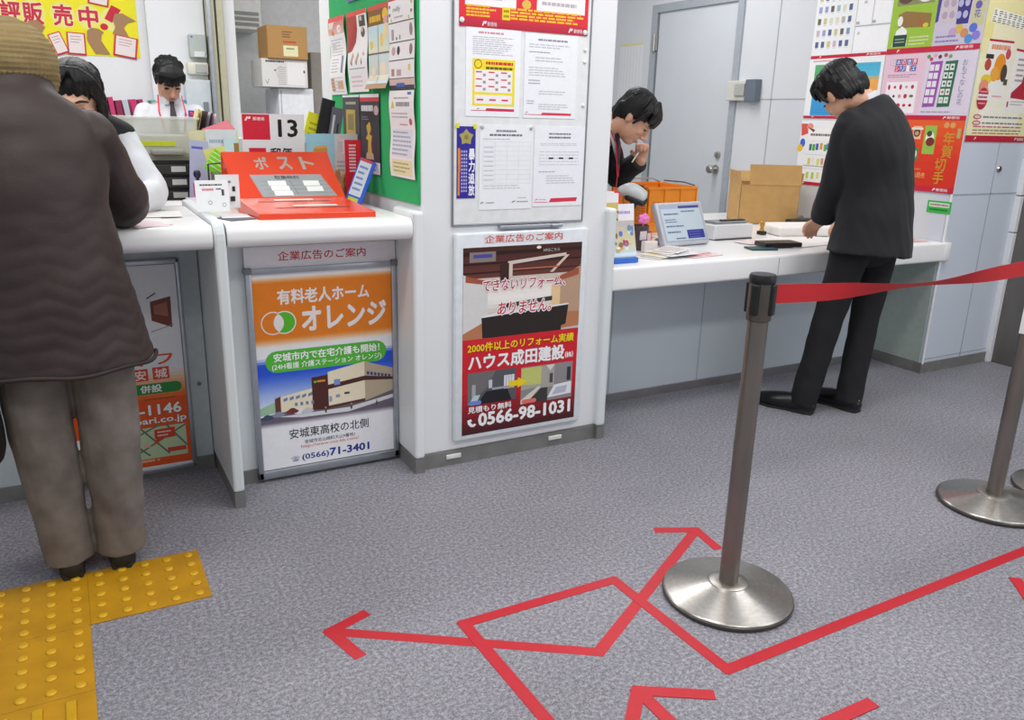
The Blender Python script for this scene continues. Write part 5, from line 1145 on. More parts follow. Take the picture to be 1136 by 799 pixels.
for k in range(5):
    a = k*2*pi/5; m.piece(ell((2.285+.016*cos(a), 2.955, Z2+.145+.012*sin(a)), (.016, .008, .013), n=12, m=8))
m.piece(ell((2.285, 2.95, Z2+.145), (.014, .008, .01), n=12, m=8)); m.cyl((2.29, 2.97, Z2+.02), (2.286, 2.958, Z2+.14), .003)
m.build('rosette', mat('pink_rosette', '#e87cc0', .5), cup, smooth=True)
MB().rbox(2.262, 2.30, 2.944, 2.948, Z2+.05, Z2+.09, .002).build('cup_label', ink('#c9c4c8'), cup); MB().rbox(2.305, 2.325, 2.946, 2.950, Z2+.04, Z2+.08, .003).build('pink_eraser', ink('#e8c0c8'), cup)
MB().lathe([(.022, 0), (.022, .08), (.004, .085)], (2.36, 3.02, Z2+.001), 16).build('glue_bottle', mat('amber_bottle', '#c8682c', .4, 0, .2, 40), smooth='auto', label='small orange and brown bottle between the pen cup and the display', cat='bottle')
MB().rbox(2.26, 2.33, 2.90, 2.93, Z2+.001, Z2+.05, .003).build('ticket_box', ink('#e6e0da'), label='small white box in front of the pen cup', cat='box')
# bar code scanner and red folder
bs = empty('barcode_scanner', (2.262, 3.10, Z2+.001), 'grey and black barcode scanner standing left of the orange crate', 'scanner')
MB().piece(loft([(-.005, .0, .255), (.03, -.03, .262), (.075, -.06, .235)], [(.026, .02), (.036, .028), (.034, .02)], n=18)).build('scanner_shell', mat('scanner_grey', '#b9bfbf', .3), bs, smooth=True)
MB().piece(loft([(.02, -.02, .235), (.06, -.05, .222), (.078, -.066, .21)], [(.028, .02), (.036, .022), (.034, .014)], n=18)).piece(loft([(.05, -.035, .215), (.03, -.01, .13), (.02, 0, .06)], [.018, .016, .016])).lathe([(.05, 0), (.05, .008), (.014, .02), (.012, .09)], (.018, 0, 0), 24).build('scanner_handle', BLACK, bs, smooth='auto')
MB().rbox(2.165, 2.215, 3.05, 3.10, Z2+.001, .975, .003).build('red_folder', mat('red_folder', '#d82430', .4), label='red folder standing by the pillar edge on the low counter', cat='folder')
MB().rbox(2.095, 2.162, 3.02, 3.10, Z2+.001, .977, .003).build('white_file_box', WHITE, label='white file standing beside the red folder at the pillar edge', cat='file')
flat('flyer', 3.86, 2.76, .20, .12, -.1, .002, '#dcb4b4', 'pinkish flyer at the wall end of the low counter beyond the bowing customer', 'flyer', z=Z2+.0012, marks=lambda s: (s.r(.05, .1, .95, .3, '#c05a60'), s.lines(.05, .4, .95, .9, 3, '#b88c90', .4, 3)))
td = MB().rbox(3.66, 3.86, 3.34, 3.42, Z2+.001, Z2+.045, .012, seg=3).build('tape_dispenser', BLACK, smooth='auto', label='black tape dispenser on the low counter half hidden by the bowing customer', cat='tape dispenser')
MB().lathe([(.012, -.010), (.022, -.010), (.022, .010), (.012, .010)], (3.74, 3.38, Z2+.045), 24, axis='y').build('tape_roll', mat('clear_tape_roll', '#6d675a', .3), td, smooth='auto')
fh = MB().lathe([(.003, -.010), (.014, -.010), (.018, -.004), (.019, 0)], (4.37, 2.656, 1.085), 20, axis='y').build('key_cylinder', STEEL, smooth='auto', label='small round key cylinder in the front-facing wall below the yellow poster', cat='lock')
MB().box(4.3685, 4.3715, 2.645, 2.6465, 1.079, 1.091).build('keyhole', BLACK, fh)
# wall mounted card reader

cdv = MB().rbox(3.955, 4.0, 4.09, 4.33, 1.425, 1.55, .006).build('card_reader', mat('reader_beige', '#c9cac2', .35), label='beige and slate card reader on the wall right of the office door', cat='card reader')
MB().rbox(3.945, 4.0, 4.06, 4.15, 1.42, 1.555, .004).build('reader_cover', mat('slate_cover', '#66707c', .3), cdv)
MB().rbox(3.943, 3.957, 4.155, 4.245, 1.455, 1.53, .003).build('reader_pad', mat('pad_grey', '#a8aaa4', .3), cdv)

bag = remesh('handbag', [loft([(-.285, 2.33, .44), (-.285, 2.33, .50), (-.285, 2.33, .62)], [(.085, .10), (.085, .10), (.075, .05)], side=(1, 0, 0), n=28)], .006, mat('black_bag_leather', '#19181a', .45, 0, .1, 40), label='black handbag hanging at the left edge beside the customer in brown', cat='handbag')
MB().tube([(-.285, 2.33, .62), (-.27, 2.33, .75), (-.285, 2.33, .88), (-.30, 2.34, .75), (-.285, 2.34, .62)], .007).build('strap', BLACK, bag, smooth=True)
# ------------------------------------------------------------------ people
SKIN = mat('skin', '#d3a285', .5, 0, .05, 25, bump=.02, bscale=200)
SKIN2 = mat('skin_fair', '#dcae92', .5, 0, .05, 25, bump=.02, bscale=200)
HAIR = mat('black_hair', '#0c0b0d', .5, 0, .25, 90, bump=.12, bscale=60, stretch=(3, 3, .6), spec=.35)
SUIT = mat('black_suit_wool', '#101116', .85, 0, .12, 200, bump=.05, bscale=500, sheen=.05)
SUITT = mat('charcoal_trousers', '#131317', .85, 0, .1, 200, bump=.05, bscale=500)
SHIRT = mat('white_shirt', '#d6d9df', .65, 0, .02, 15, bump=.05, bscale=60)
SHOE = mat('black_leather_shoe', '#121214', .28, 0, .1, 40)
LASH = mat('dark_lash', '#1a1412', .6); LIP = mat('lip', '#b5706a', .5)

def frame(o, fwd, up=(0, 0, 1)):
    y = V(fwd).normalized(); z = V(up); z = (z-y*z.dot(y)).normalized(); x = y.cross(z)
    M = Matrix((x, y, z)).transposed().to_4x4(); M.translation = V(o); return M
def head_pieces(M, k=1.0):
    K = M @ Matrix.Scale(k, 4); E = lambda c, r: ell(c, r, K)
    L = lambda pts, r: loft([K @ V(p) for p in pts], r, n=14)
    out = [E((0, -.012, .035), (.075, .095, .083)), E((0, .028, -.028), (.062, .066, .086)), E((0, .055, -.085), (.034, .034, .028)),
           E((0, .03, -.06), (.052, .05, .05)), L([(0, .088, .018), (0, .104, -.012), (0, .113, -.030)], [.008, .010, .013]),
           E((0, .100, -.036), (.017, .012, .009)), E((0, .088, -.062), (.023, .011, .006)), E((0, .087, -.070), (.020, .011, .006)),
           E((0, .078, .026), (.048, .016, .010)), E((.033, .074, -.02), (.02, .014, .02)), E((-.033, .074, -.02), (.02, .014, .02))]
    for s in (-1, 1):
        out += [E((s*.070, -.008, -.012), (.010, .016, .027)), E((s*.075, -.014, -.004), (.006, .014, .019))]
    return out
def face_parts(M, body, k=1.0, brow=True):
    K = M @ Matrix.Scale(k, 4)
    for s in (-1, 1):
        MB().piece(ell((s*.031, .0845, .002), (.0135, .008, .0032), K, 12, 8)).build('eye', LASH, body, smooth=True)
        if brow: MB().piece(loft([K @ V((s*.014, .093, .026)), K @ V((s*.03, .093, .032)), K @ V((s*.048, .082, .028))], [.003, .004, .0025], n=10)).build('eyebrow', LASH, body, smooth=True)
    MB().piece(ell((0, .0955, -.066), (.021, .006, .0065), K, 14, 8)).build('mouth', LIP, body, smooth=True)
def hair_mesh(M, body, k=1.0, style='short', seed=1):
    K = M @ Matrix.Scale(k, 4); rn = random.Random(seed); E = lambda c, r: ell(c, r, K, 28, 16)
    L = lambda pts, r: loft([K @ V(p) for p in pts], r, n=10, sub=3)
    P = [E((0, -.016, .050), (.080, .098, .080)), E((0, -.046, .010), (.073, .066, .085))]
    for s in (-1, 1):
        P.append(E((s*.062, -.03, .03), (.018, .05, .06)))
        P.append(L([(s*.070, .035, .06), (s*.076, .03, .02), (s*.074, .022, -.016)], [.014, .011, .005]))
    n = 12 if style == 'short' else 9
    for i in range(n):
        x = (i/(n-1)-.5)*.135; e = rn.uniform(-.006, .006)
        if style == 'long':   # parted fringe swept to both sides
            sg = 1 if x > 0 else -1
            P.append(L([(x*.25, .055, .118), (x*.8+sg*.016, .086-abs(x)*.3, .090), (x*1.05+sg*.03, .076-abs(x)*.4, .052-abs(x)*.5)], [.011, .007, .003])); continue
        P.append(L([(x*.7, .030, .124-abs(x)*.35), (x*.9+e*.5, .090-abs(x)*.40, .082), (x+e, .100-abs(x)*.45, .034+rn.uniform(-.010, .008))], [.014, .013, .005]))
    for i in range(18):
        a = rn.uniform(0, 2*pi); t = rn.uniform(.9, 1.45)
        c = V((0, -.016, .045)); q1 = c+V((sin(t-.35)*cos(a)*.079, sin(t-.35)*sin(a)*.096, cos(t-.35)*.08)); q2 = c+V((sin(t)*cos(a)*.084, sin(t)*sin(a)*.102, cos(t)*.082)); q3 = c+V((sin(t+.3)*cos(a)*.090, sin(t+.3)*sin(a)*.106, cos(t+.3)*.078))
        if q3.y > .05 and q3.z < .05: continue
        P.append(L([q1, q2, q3], [.010, .008, .003]))
    for i in range(9):
        x = (i/8-.5)*.118
        P.append(L([(x, -.080, .0), (x*1.0, -.092+abs(x)*.4, -.045), (x*.92, -.080+abs(x)*.4, -.070+rn.uniform(-.008, .008))], [.018, .014, .005]))
    if style == 'long':
        for s in (-1, 1):
            P.append(L([(s*.045, .062, .10), (s*.076, .05, .04), (s*.080, .03, -.04)], [.014, .013, .005]))
            P.append(L([(s*.076, .01, .03), (s*.082, 0, -.05), (s*.074, -.02, -.11)], [.018, .016, .010]))
        P.append(L([(0, -.09, .0), (.02, -.12, -.06), (.05, -.11, -.18), (.10, -.08, -.26)], [.05, .04, .03, .010]))
    Ki = K.inverted()
    def d(c):
        q = Ki @ c; a = math.atan2(q.x, q.y+.04); t = q.z
        return .0032*noise.noise(V((cos(a)*11, sin(a)*11, t*9)))+.0016*noise.noise(V((cos(a)*30, sin(a)*30, t*14)))
    return remesh('hair', P, .0038, HAIR, body, 3, d)
def hand(w, d, nrm, curl=.5, thumb=1, k=1.0, spread=.0):
    """palm and five fingers; d towards the finger tips, nrm out of the palm, thumb = +1/-1 side"""
    w = V(w); d = V(d).normalized(); n = V(nrm); n = (n-d*n.dot(d)).normalized(); s = d.cross(n)*thumb
    P = [loft([w-d*.02*k, w+d*.02*k, w+d*.06*k, w+d*.088*k], [(.026*k, .02*k), (.032*k, .016*k), (.039*k, .015*k), (.036*k, .011*k)], side=s, n=16)]
    for i, (o, ln) in enumerate(((.029, .070), (.010, .080), (-.010, .075), (-.028, .058))):
        b = w+d*.082*k+s*o*k; q = [b-d*.02*k]; a = 0; p = b; dd = (d+s*o*spread*6).normalized()
        q.append(p)
        for seg, fr in enumerate((.45, .32, .23)):
            a += curl*(.75 if seg == 0 else 1.0)
            p = p+(dd*cos(a)+n*sin(a))*ln*fr*k; q.append(p)
        P.append(loft(q, [.0095*k, .0098*k, .009*k, .0082*k, .0066*k], n=12, sub=2))
    b = w+d*.022*k+s*.024*k
    t1 = b+(d*.55+s*.7+n*.25).normalized()*.038*k; t2 = t1+(d*.8+s*.12+n*(.25+curl*.5)).normalized()*.032*k; t3 = t2+(d*.7-s*.25+n*(.3+curl*.6)).normalized()*.025*k
    P.append(loft([b-s*.012*k, b, t1, t2, t3], [.013*k, .014*k, .011*k, .010*k, .007*k], n=12, sub=2))
    return P

def person(label, J, skin, k=.94, vox=.0045, face=True, headk=1.0):
    """J holds the joints; one continuous skin surface"""
    f = V((*J['f'], 0)).normalized(); side = V((f.y, -f.x, 0)); J['side'] = side
    M = frame(J['head'], J['hf'], J.get('hu', (0, 0, 1))); J['M'] = M
    P = head_pieces(M, headk)
    hb = M @ V((0, -.022, -.05)); nb = V(J['neck'])
    P.append(loft([nb-V((0, 0, .06)), nb, hb], [.062, .056, .056], n=18))
    hip = V(J['hip']); ch = hip.lerp(nb, .68)
    P.append(loft([hip-V((0, 0, .05)), hip.lerp(nb, .3), ch, hip.lerp(nb, .88), nb], [(.145, .095), (.125, .085), (.15, .095), (.13, .065), (.055, .05)], side=side, n=24))
    for q in 'LR':
        P.append(loft([J['sh'+q], J['el'+q], J['wr'+q]], [.042, .037, .026], n=14))
        if J.get('h'+q): P += hand(J['wr'+q], *J['h'+q])
        P.append(loft([J['hp'+q], J['kn'+q], J['an'+q]], [.07, .045, .027], n=14))
        a = V(J['an'+q]); fd = V((*J['ft'+q], 0)).normalized()
        P.append(loft([a-V((0, 0, .035))-fd*.03, a-V((0, 0, .045))+fd*.06, a-V((0, 0, .06))+fd*.13], [.032, .03, .02], n=12))
    b = remesh('person', P, vox, skin, None, 3, label=label, cat='person')
    if face: face_parts(M, b, headk)
    return b
def fold(amp=.004, sx=9, sz=16):
    def d(c): return amp*noise.noise(V((c.x*sx, c.y*sx, c.z*sz)))+amp*.6*noise.noise(V((c.x*sx*2.3+9, c.y*sx*2.3, c.z*sz*1.1+c.x*20)))
    return d
def legs(J, b, m, r=(.092, .072, .06), hemz=.035, top=None, name='trousers', vox=.0075, amp=.004, seat=(.155, .12)):
    P = []
    hip = V(J['hip'])
    P.append(loft([hip+V((0, 0, .10)), hip, (V(J['hpL'])+V(J['hpR']))/2-V((0, 0, .06))], [(seat[0]*.92, seat[1]*.9), seat, (seat[0]*.95, seat[1]*.85)], side=J['side'], n=26))
    for q in 'LR':
        a = V(J['an'+q]); e = V((a.x, a.y, hemz))
        h = V(J['hp'+q]); kn = V(J['kn'+q])
        P.append(loft([h+V((0, 0, .03)), h.lerp(kn, .45), kn, kn.lerp(e, .55), e], [(r[0], r[0]*1.05), ((r[0]+r[1])/2,)*2, (r[1], r[1]), ((r[1]+r[2])/2*.98,)*2, (r[2], r[2]*1.08)], side=J['side'], n=22, flat=(False, True)))
    return remesh(name, P, vox, m, b, 3, fold(amp, 10, 12))
def shoes(J, b, m=SHOE, L=.265, heel=True, w=.042):
    for q in 'LR':
        a = V(J['an'+q]); d = V((*J['ft'+q], 0)).normalized(); o = V((a.x, a.y, 0))-d*.055; s = V((d.y, -d.x, 0))
        P = [loft([o+d*.02+V((0, 0, .035)), o+d*L*.35+V((0, 0, .04)), o+d*L*.68+V((0, 0, .038)), o+d*L*.97+V((0, 0, .030))], [(w*.78, .036), (w*.84, .044), (w*1.05, .036), (w*.62, .024)], side=s, n=20),
             loft([o+d*.05+V((0, 0, .05)), o+d*.05+V((0, 0, .095))], [.037, .035], n=18)]
        sh = remesh('shoe', P, .004, m, b, 3, cut=[(V((0, 0, .006)), V((0, 0, -1)))])
        so = MB()
        pts = [(.002, .022), (.03, .030), (.12, .028), (.19, .039), (.245, .028), (.262, .012)]
        out = [o+d*x*L/.27+s*y*w/.042 for x, y in pts]+[o+d*x*L/.27-s*y*w/.042 for x, y in pts[::-1]]
        so.prism([(p.x, p.y) for p in out], .013, base=0); so.build('sole', RUBBER, sh)
        hl = [o+d*x+s*y for x, y in ((.0, .024), (.03, .032), (.072, .032), (.072, -.032), (.03, -.032), (.0, -.024))]
        if heel: MB().prism([(p.x, p.y) for p in hl], .026, base=0).build('heel', RUBBER, sh)
def sleeves(J, r, end=.97):
    P = []
    for q in 'LR':
        s, e, w_ = V(J['sh'+q]), V(J['el'+q]), V(J['wr'+q])
        P.append(loft([s, s.lerp(e, .5), e, e.lerp(w_, .5), e.lerp(w_, end)], [r[0], (r[0]+r[1])/2, r[1], (r[1]+r[2])/2, r[2]], n=20, flat=(False, True)))
    return P

# 1 customer in brown -------------------------------------------------
def quilt_disp(c):
    tri = abs(((c.x*1.0+c.y*.6)/.075) % 2-1)
    u = (c.z+.030*tri)/.042+.55*noise.noise(V((c.x*7, c.y*7, c.z*6)))
    return .0042*abs(sin(pi*u))*min(1, max(.12, (1.12-c.z)/.3))*.46+.006*noise.noise(V((c.x*5, c.y*5, c.z*9)))+.004*noise.noise(V((c.x*13, c.y*13, c.z*17)))
COAT = mat('quilted_brown_nylon', '#332624', .62, 0, .08, 25, bump=.08, bscale=220)
CORD = bpy.data.materials.new('taupe_corduroy'); CORD.use_nodes = True
def cord():
    nt = CORD.node_tree; b = nt.nodes['Principled BSDF']; tc = nt.nodes.new('ShaderNodeTexCoord')
    w_ = nt.nodes.new('ShaderNodeTexWave'); w_.bands_direction = 'X'; w_.inputs['Scale'].default_value = 75; w_.inputs['Distortion'].default_value = .6
    n = nt.nodes.new('ShaderNodeTexNoise'); n.inputs['Scale'].default_value = 14
    r = nt.nodes.new('ShaderNodeValToRGB'); r.color_ramp.elements[0].color = lin('#655e59'); r.color_ramp.elements[1].color = lin('#807871')
    r.color_ramp.elements[0].position = .3; r.color_ramp.elements[1].position = .75
    bp = nt.nodes.new('ShaderNodeBump'); bp.inputs['Strength'].default_value = .16; bp.inputs['Distance'].default_value = .003
    nt.links.new(tc.outputs['Object'], w_.inputs['Vector']); nt.links.new(tc.outputs['Object'], n.inputs['Vector'])
    nt.links.new(n.outputs['Fac'], r.inputs['Fac']); nt.links.new(r.outputs['Color'], b.inputs['Base Color'])
    nt.links.new(w_.outputs['Fac'], bp.inputs['Height']); nt.links.new(bp.outputs['Normal'], b.inputs['Normal']); b.inputs['Roughness'].default_value = .9
cord()
J = dict(f=(.12, .99), hip=(-.045, 2.375, .80), neck=(-.072, 2.47, 1.27), head=(-.078, 2.535, 1.375), hf=(.03, .88, -.45),
         shL=(-.215, 2.43, 1.205), shR=(.075, 2.43, 1.205), elL=(-.30, 2.64, 1.012), elR=(.158, 2.625, 1.012), wrL=(-.12, 2.83, .985), wrR=(.02, 2.83, .985),
         hL=((.8, .6, -.1), (0, .1, -1), .35, 1), hR=((-.8, .6, -.1), (0, .1, -1), .35, -1),
         hpL=(-.128, 2.385, .74), hpR=(.038, 2.385, .74), knL=(-.1225, 2.395, .43), knR=(.0425, 2.395, .43), anL=(-.098, 2.405, .09), anR=(.036, 2.405, .09), ftL=(-.05, 1), ftR=(.14, 1))
wm = person('elderly customer in brown quilted coat and knitted hat standing with their back to us', J, SKIN2, headk=.88)
cp = [loft([(-.04, 2.375, .632), (-.045, 2.375, .80), (-.056, 2.385, .98), (-.066, 2.405, 1.12), (-.07, 2.43, 1.225), (-.072, 2.462, 1.285), (-.073, 2.485, 1.325)],
           [(.215, .165), (.188, .150), (.168, .14), (.178, .138), (.165, .115), (.105, .09), (.083, .08)], side=(1, -.12, 0), n=36, flat=(True, True))]
cp += sleeves(J, (.072, .064, .058))
coat = remesh('coat', cp, .0062, COAT, wm, 3, quilt_disp)
cl = MB().piece(loft([(-.073, 2.475, 1.285), (-.074, 2.49, 1.335)], [(.098, .092), (.086, .084)], side=(1, 0, 0), n=30, flat=(True, True)))
cl.build('collar', COAT, coat, smooth='auto', bev=.006)
hp_ = []
for i in range(40):
    t = i/39; x = -.255+.43*t; hp_.append(V((-.04+.219*cos(pi+pi*t), 2.375-.168*sin(pi*t), .634+.004*sin(t*20))))
MB().piece(loft(hp_, [.006]*40, n=8, sub=1)).build('hem_piping', mat('dark_piping', '#2a211f', .7), coat, smooth=True)
legs(J, wm, CORD, (.086, .078, .064), .05, seat=(.165, .125), amp=.005, vox=.005)
shoes(J, wm, mat('black_walking_shoe', '#1a1a1b', .6, 0, .1, 30), .25, True, .044)
def knit(c):
    a = math.atan2(c.y-2.53, c.x+.08)
    rib = .0022*sin(a*64)*(1 if c.z < 1.345+.1*(2.53-c.y)+.0 else .25)
    return rib+.0012*sin(c.z*520)+.002*noise.noise(c*30)
hat = remesh('knitted_hat', [ell((-.080, 2.53, 1.380), (.112, .130, .112), n=40, m=24), loft([(-.080, 2.525, 1.315), (-.080, 2.53, 1.35)], [(.100, .114), (.112, .126)], side=(1, 0, 0), n=40)], .004,
             mat('olive_tan_knit', '#8a7750', .95, 0, .22, 9, stretch=(.6, .6, 6), bump=.3, bscale=120), wm, 2, knit, cut=[(V((-.08, 2.53, 1.308)), V((0, .35, -1)).normalized())])

# 2 woman clerk -------------------------------------------------------
J = dict(f=(-.12, -.99), hip=(.09, 3.43, .90), neck=(.085, 3.235, 1.225), head=(.072, 3.13, 1.300), hf=(-.16, -.92, -.34), hu=(0, -.5, 1),
         shL=(.205, 3.25, 1.175), shR=(-.045, 3.25, 1.175), elL=(.272, 3.10, 1.0), elR=(-.16, 3.11, 1.0), wrL=(.20, 2.955, .985), wrR=(-.05, 2.95, .985),
         hL=((-.7, -.65, -.1), (-.1, 0, -1), .4, 1), hR=((.8, -.5, -.1), (0, 0, -1), .4, -1),
         hpL=(.17, 3.45, .84), hpR=(.01, 3.45, .84), knL=(.16, 3.43, .46), knR=(.02, 3.43, .46), anL=(.15, 3.46, .09), anR=(.03, 3.46, .09), ftL=(.1, -1), ftR=(-.1, -1))
fc = person('woman clerk with black hair in a white blouse and dark vest bending over the counter', J, SKIN2)
hair_mesh(J['M'], fc, 1.0, 'long', 3)
tp_ = [loft([(.09, 3.43, .88), (.088, 3.38, 1.0), (.086, 3.29, 1.14), (.085, 3.245, 1.205), (.085, 3.225, 1.24)], [(.145, .105), (.135, .1), (.15, .1), (.12, .075), (.06, .056)], side=J['side'], n=30)]
bl_ = remesh('blouse', tp_+sleeves(J, (.054, .054, .047)), .006, SHIRT, fc, 3, fold(.005, 14, 14))
remesh('vest', [loft([(.085, 3.24, 1.215), (.15, 3.25, 1.208), (.205, 3.25, 1.182)], [.05, .058, .054], n=20), loft([(.085, 3.24, 1.215), (.02, 3.25, 1.208), (-.045, 3.25, 1.182)], [.05, .058, .054], n=20), loft([(.09, 3.432, .87), (.088, 3.38, 1.0), (.086, 3.288, 1.14), (.085, 3.247, 1.20), (.085, 3.235, 1.228)], [(.155, .115), (.146, .112), (.162, .112), (.135, .088), (.085, .066)], side=J['side'], n=30)], .006, mat('dark_vest', '#1c1a1f', .8), fc, 3, fold(.003))
legs(J, fc, mat('dark_uniform_trousers', '#20212a', .8), (.085, .07, .062))
shoes(J, fc)

# 3 clerk in the white shirt -----------------------------------------
J = dict(f=(-.06, -1), hip=(0.6, 5.24, 0.925), neck=(0.6, 5.225, 1.33), head=(0.6, 5.155, 1.44), hf=(.06, -.74, -.66), hu=(0, -.4, 1),
         shL=(0.73, 5.225, 1.26), shR=(0.47, 5.225, 1.26), elL=(0.8, 5.16, 1.035), elR=(0.4, 5.16, 1.035), wrL=(0.725, 4.95, 1.105), wrR=(0.52, 4.95, 1.075),
         hL=((-.6, -.6, .25), (-.6, .2, -.3), .7, -1), hR=((.7, -.6, .1), (.3, .2, -.6), .7, 1),
         hpL=(0.68, 5.25, 0.865), hpR=(0.52, 5.25, 0.865), knL=(0.68, 5.22, 0.4825), knR=(0.52, 5.22, 0.4825), anL=(0.68, 5.26, 0.09), anR=(0.52, 5.26, 0.09), ftL=(.15, -1), ftR=(-.15, -1))
mc = person('clerk in a white shirt and striped tie standing in the back office looking down', J, SKIN, headk=.93)
hair_mesh(J['M'], mc, .94, 'short', 5)
sp = [loft([(0.6, 5.24, 0.895), (0.6, 5.24, 1.045), (0.6, 5.23, 1.175), (0.6, 5.225, 1.27), (0.6, 5.225, 1.315)], [(.165, .12), (.16, .118), (.175, .12), (.155, .09), (.07, .065)], side=J['side'], n=30)]
sh_ = remesh('shirt', sp+sleeves(J, (.058, .056, .046)), .006, SHIRT, mc, 3, fold(.004, 11, 12))
nk = V(J['neck'])
MB().add([(0.575, 5.162, 1.335), (0.625, 5.162, 1.335), (0.6, 5.145, 1.307), (0.555, 5.19, 1.355), (0.645, 5.19, 1.355), (0.562, 5.143, 1.303), (0.638, 5.143, 1.303)], [(3, 5, 2, 0), (4, 1, 2, 6)]).build('collar', SHIRT, sh_)
TIE = mat('striped_tie', '#2c2430', .6, 0, .5, 60, stretch=(1, 1, 3))
def ribbon(name, pts, w_, m, parent, n=(0, -1, 0)):
    mb = MB(); P = [V(p) for p in pts]; n = V(n); vs = []
    for i, p in enumerate(P):
        t = (P[min(i+1, len(P)-1)]-P[max(i-1, 0)]).normalized(); s = t.cross(n).normalized()*(w_[i] if isinstance(w_, (list, tuple)) else w_)/2
        vs += [p-s, p+s, p+s+n*.002, p-s+n*.002]
    f = []
    for i in range(len(P)-1):
        a, b = 4*i, 4*i+4; f += [(a+k, a+(k+1) % 4, b+(k+1) % 4, b+k) for k in range(4)]
    mb.add(vs, f+[(3, 2, 1, 0), (len(vs)-4, len(vs)-3, len(vs)-2, len(vs)-1)])
    return mb.build(name, m, parent)
ribbon('tie', [(0.6, 5.132, 1.32), (0.6, 5.122, 1.3), (0.6, 5.103, 1.235), (0.6, 5.098, 1.125), (0.6, 5.105, 1.065)], [.03, .022, .036, .05, .045], TIE, mc)
LAN = mat('red_lanyard', '#c02440', .6)
for s in (-1, 1): ribbon('lanyard', [(.60+s*.062, 5.195, 1.355), (.50+s*.058, 4.278, 1.265), (.50+s*.046, 4.246, 1.20), (.50+s*.02, 4.235, 1.10), (0.6, 5.095, 1.115)], .010, LAN, mc)
bd_ = MB().rbox(-.018, .018, -.003, .003, -.026, .026, .003).xf(Matrix.Translation((0.698, 5.122, 1.25)) @ Matrix.Rotation(.35, 4, 'Z')).build('name_badge', mat('blue_badge', '#2c4ca8', .4), mc)
MB().piece(ell((0.698, 5.118, 1.255), (.011, .003, .014), n=14, m=8)).build('badge_emblem', mat('red_emblem', '#d43040', .5), bd_, smooth=True)
legs(J, mc, SUITT); shoes(J, mc)
# booklet in the clerk's hands
bk = MB()
def page(a, t=.0015):
    v = []
    for i in range(9):
        q = i/8; x = .115*q; y = .03*sin(q*2.2)
        for z in (0, .16): v.append((x*cos(a)-y*sin(a), x*sin(a)+y*cos(a), z))
    return v, [(2*i, 2*i+2, 2*i+3, 2*i+1) for i in range(8)]
PAP = mat('cream_page', '#dfd09a', .6); PAP2 = mat('dark_page', '#453840', .6); PAP3 = mat('white_page', '#dcd8dc', .6); PAP4 = mat('pink_page', '#c88898', .6)
for a, m_ in ((-1.75, PAP), (-1.6, PAP), (-1.3, PAP2), (-1.15, PAP3), (-1.0, PAP2), (-.85, PAP4), (-.7, PAP3)):
    v, f = page(a); bk.add(v, f, m_)
bk.xf(Matrix.Translation((0.645, 4.88, 1.13)) @ Matrix.Rotation(.25, 4, 'Y')).build('booklet', smooth=True, label='open booklet held by the clerk in the white shirt', cat='booklet')

# 4 clerk in the dark suit -------------------------------------------
J = dict(f=(.62, -.78), hip=(2.20, 3.60, .90), neck=(2.365, 3.445, 1.25), head=(2.485, 3.345, 1.298), hf=(.50, -.48, -.74), hu=(.45, -.4, 1),
         shL=(2.485, 3.585, 1.20), shR=(2.225, 3.375, 1.20), elL=(2.56, 3.56, 1.0), elR=(2.20, 3.30, .99), wrL=(2.585, 3.40, 1.095), wrR=(2.14, 3.33, .80),
         hL=((-.25, -.35, .95), (-.5, -.7, -.2), 1.25, -1, .9), hR=((.6, -.4, -.3), (-.1, -.1, -1), .5, 1),
         hpL=(2.25, 3.67, .84), hpR=(2.155, 3.545, .84), knL=(2.27, 3.655, .46), knR=(2.175, 3.53, .46), anL=(2.24, 3.68, .09), anR=(2.145, 3.55, .09), ftL=(.9, -.5), ftR=(.8, -.7))
sc_ = person('clerk in a dark suit at the pillar edge, one hand raised to his mouth', J, SKIN)
hair_mesh(J['M'], sc_, 1.03, 'short', 9)
jp = [loft([(2.19, 3.61, .78), (2.205, 3.60, .95), (2.27, 3.54, 1.10), (2.325, 3.485, 1.20), (2.35, 3.46, 1.25)], [(.175, .135), (.165, .125), (.18, .13), (.165, .095), (.075, .07)], side=J['side'], n=32, flat=(True, True))]
jk = remesh('jacket', jp+sleeves(J, (.07, .062, .052), .92), .0062, SUIT, sc_, 3, fold(.005))
col = MB().piece(loft([(2.352, 3.458, 1.240), (2.384, 3.428, 1.302)], [(.076, .072), (.069, .066)], side=J['side'], n=24, flat=(True, True)))
col.build('shirt_collar', SHIRT, sc_, smooth='auto')
fx = V((.62, -.78, 0)); rs = V((-.78, -.62, 0))
c0 = V((2.375, 3.437, 1.235))
MB().add([c0+fx*.03+rs*.058+V((0, 0, .04)), c0+fx*.03-rs*.058+V((0, 0, .04)), c0+fx*.075+V((0, 0, -.16)), c0+fx*.05+V((0, 0, -.02))], [(0, 3, 2), (3, 1, 2)]).build('shirt_front', SHIRT, sc_)
ribbon('tie', [c0+fx*.062+V((0, 0, .01)), c0+fx*.078+V((0, 0, -.05)), c0+fx*.082+V((0, 0, -.18))], [.022, .035, .045], TIE, sc_, fx)
ribbon('lanyard', [c0+fx*.03+rs*.062+V((0, 0, .035)), c0+fx*.075+rs*.04+V((0, 0, -.06)), c0+fx*.085+rs*.015+V((0, 0, -.22)), c0+fx*.08+rs*.01+V((0, 0, -.28))], .012, LAN, sc_, fx)
ribbon('lanyard', [c0+fx*.03-rs*.062+V((0, 0, .035)), c0+fx*.075-rs*.04+V((0, 0, -.06)), c0+fx*.085-rs*.0+V((0, 0, -.22))], .012, LAN, sc_, fx)
legs(J, sc_, SUITT); shoes(J, sc_)
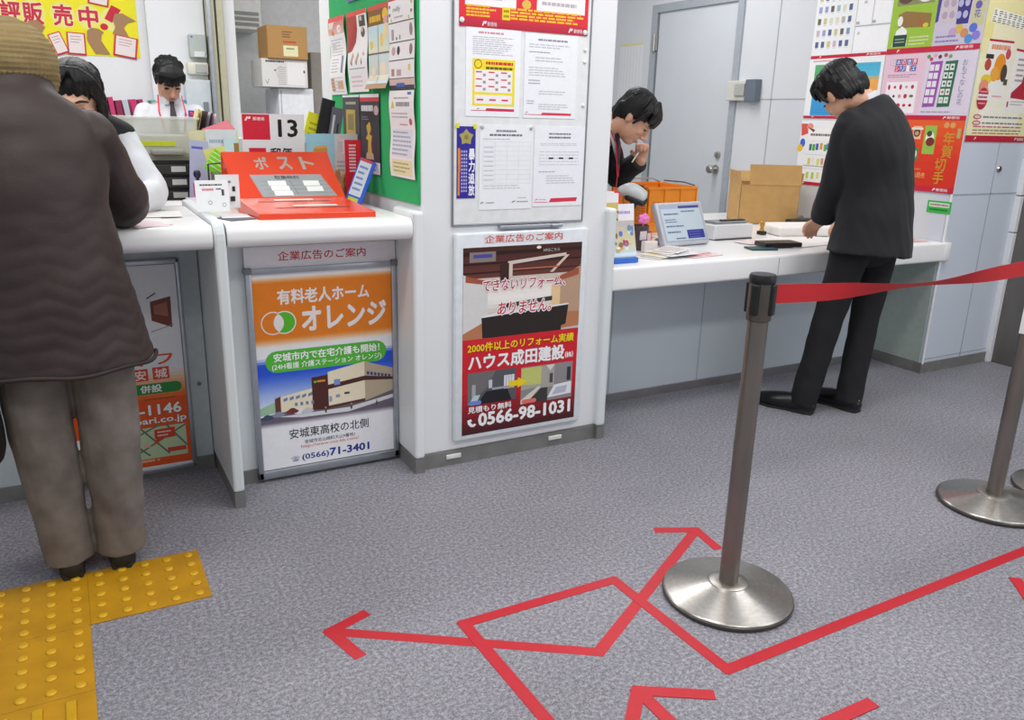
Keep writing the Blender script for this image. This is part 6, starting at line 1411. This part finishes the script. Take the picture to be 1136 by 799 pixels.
MB().cyl((2.50, 3.36, 1.085), (2.565, 3.365, 1.165), .003, n=10).build('pen', mat('white_pen', '#e4e6e4', .3), label='white pen held in the raised hand of the clerk in the dark suit', cat='pen', smooth='auto')

# 5 customer in the black suit ---------------------------------------
J = dict(f=(-.22, .97), hip=(3.165, 2.435, .87), neck=(3.085, 2.50, 1.375), head=(3.005, 2.575, 1.425), hf=(.26, .76, -.60), hu=(-.3, .5, 1),
         shL=(2.985, 2.485, 1.285), shR=(3.235, 2.53, 1.29), elL=(2.985, 2.53, 1.03), elR=(3.40, 2.52, 1.04), wrL=(3.07, 2.645, .86), wrR=(3.40, 2.72, .85),
         hL=((.30, .8, -.40), (-.1, .2, -1), .7, 1, .9), hR=((-.6, .7, -.3), (0, .1, -1), .5, -1),
         hpL=(3.045, 2.425, .83), hpR=(3.25, 2.455, .83), knL=(3.01, 2.475, .48), knR=(3.225, 2.455, .48), anL=(2.912, 2.485, .09), anR=(3.142, 2.415, .09), ftL=(-.42, .9), ftR=(-.16, 1))
cu = person('customer in a black suit bowing over the low counter with his back to us', J, SKIN)
hair_mesh(J['M'], cu, 1.0, 'short', 13)
jp = [loft([(3.145, 2.425, .735), (3.155, 2.43, .88), (3.15, 2.443, 1.04), (3.13, 2.46, 1.18), (3.108, 2.478, 1.285), (3.092, 2.492, 1.355), (3.083, 2.503, 1.385)], [(.232, .165), (.208, .15), (.190, .138), (.208, .142), (.205, .125), (.125, .092), (.074, .07)], side=J['side'], n=40, flat=(True, True))]
for q in 'LR':
    s_, e_, w_ = V(J['sh'+q]), V(J['el'+q]), V(J['wr'+q])
    sp_ = s_+(V((3.105, 2.49, 1.30))-s_)*.35+V((0, 0, .008))
    jp.append(loft([sp_, s_+V((0, 0, -.01)), s_.lerp(e_, .5), e_, e_.lerp(w_, .5), e_.lerp(w_, .92)], [.060, .070, .066, .062, .058, .054], n=22, flat=(False, True)))
jk = remesh('jacket', jp, .0062, SUIT, cu, 5, fold(.006, 7, 11))
MB().piece(loft([(3.080, 2.508, 1.355), (3.064, 2.520, 1.412)], [(.071, .068), (.066, .063)], side=J['side'], n=26, flat=(True, True))).build('shirt_collar', SHIRT, cu, smooth='auto')
legs(J, cu, SUITT, (.092, .068, .058), .03, seat=(.17, .125)); shoes(J, cu, L=.275, w=.045)
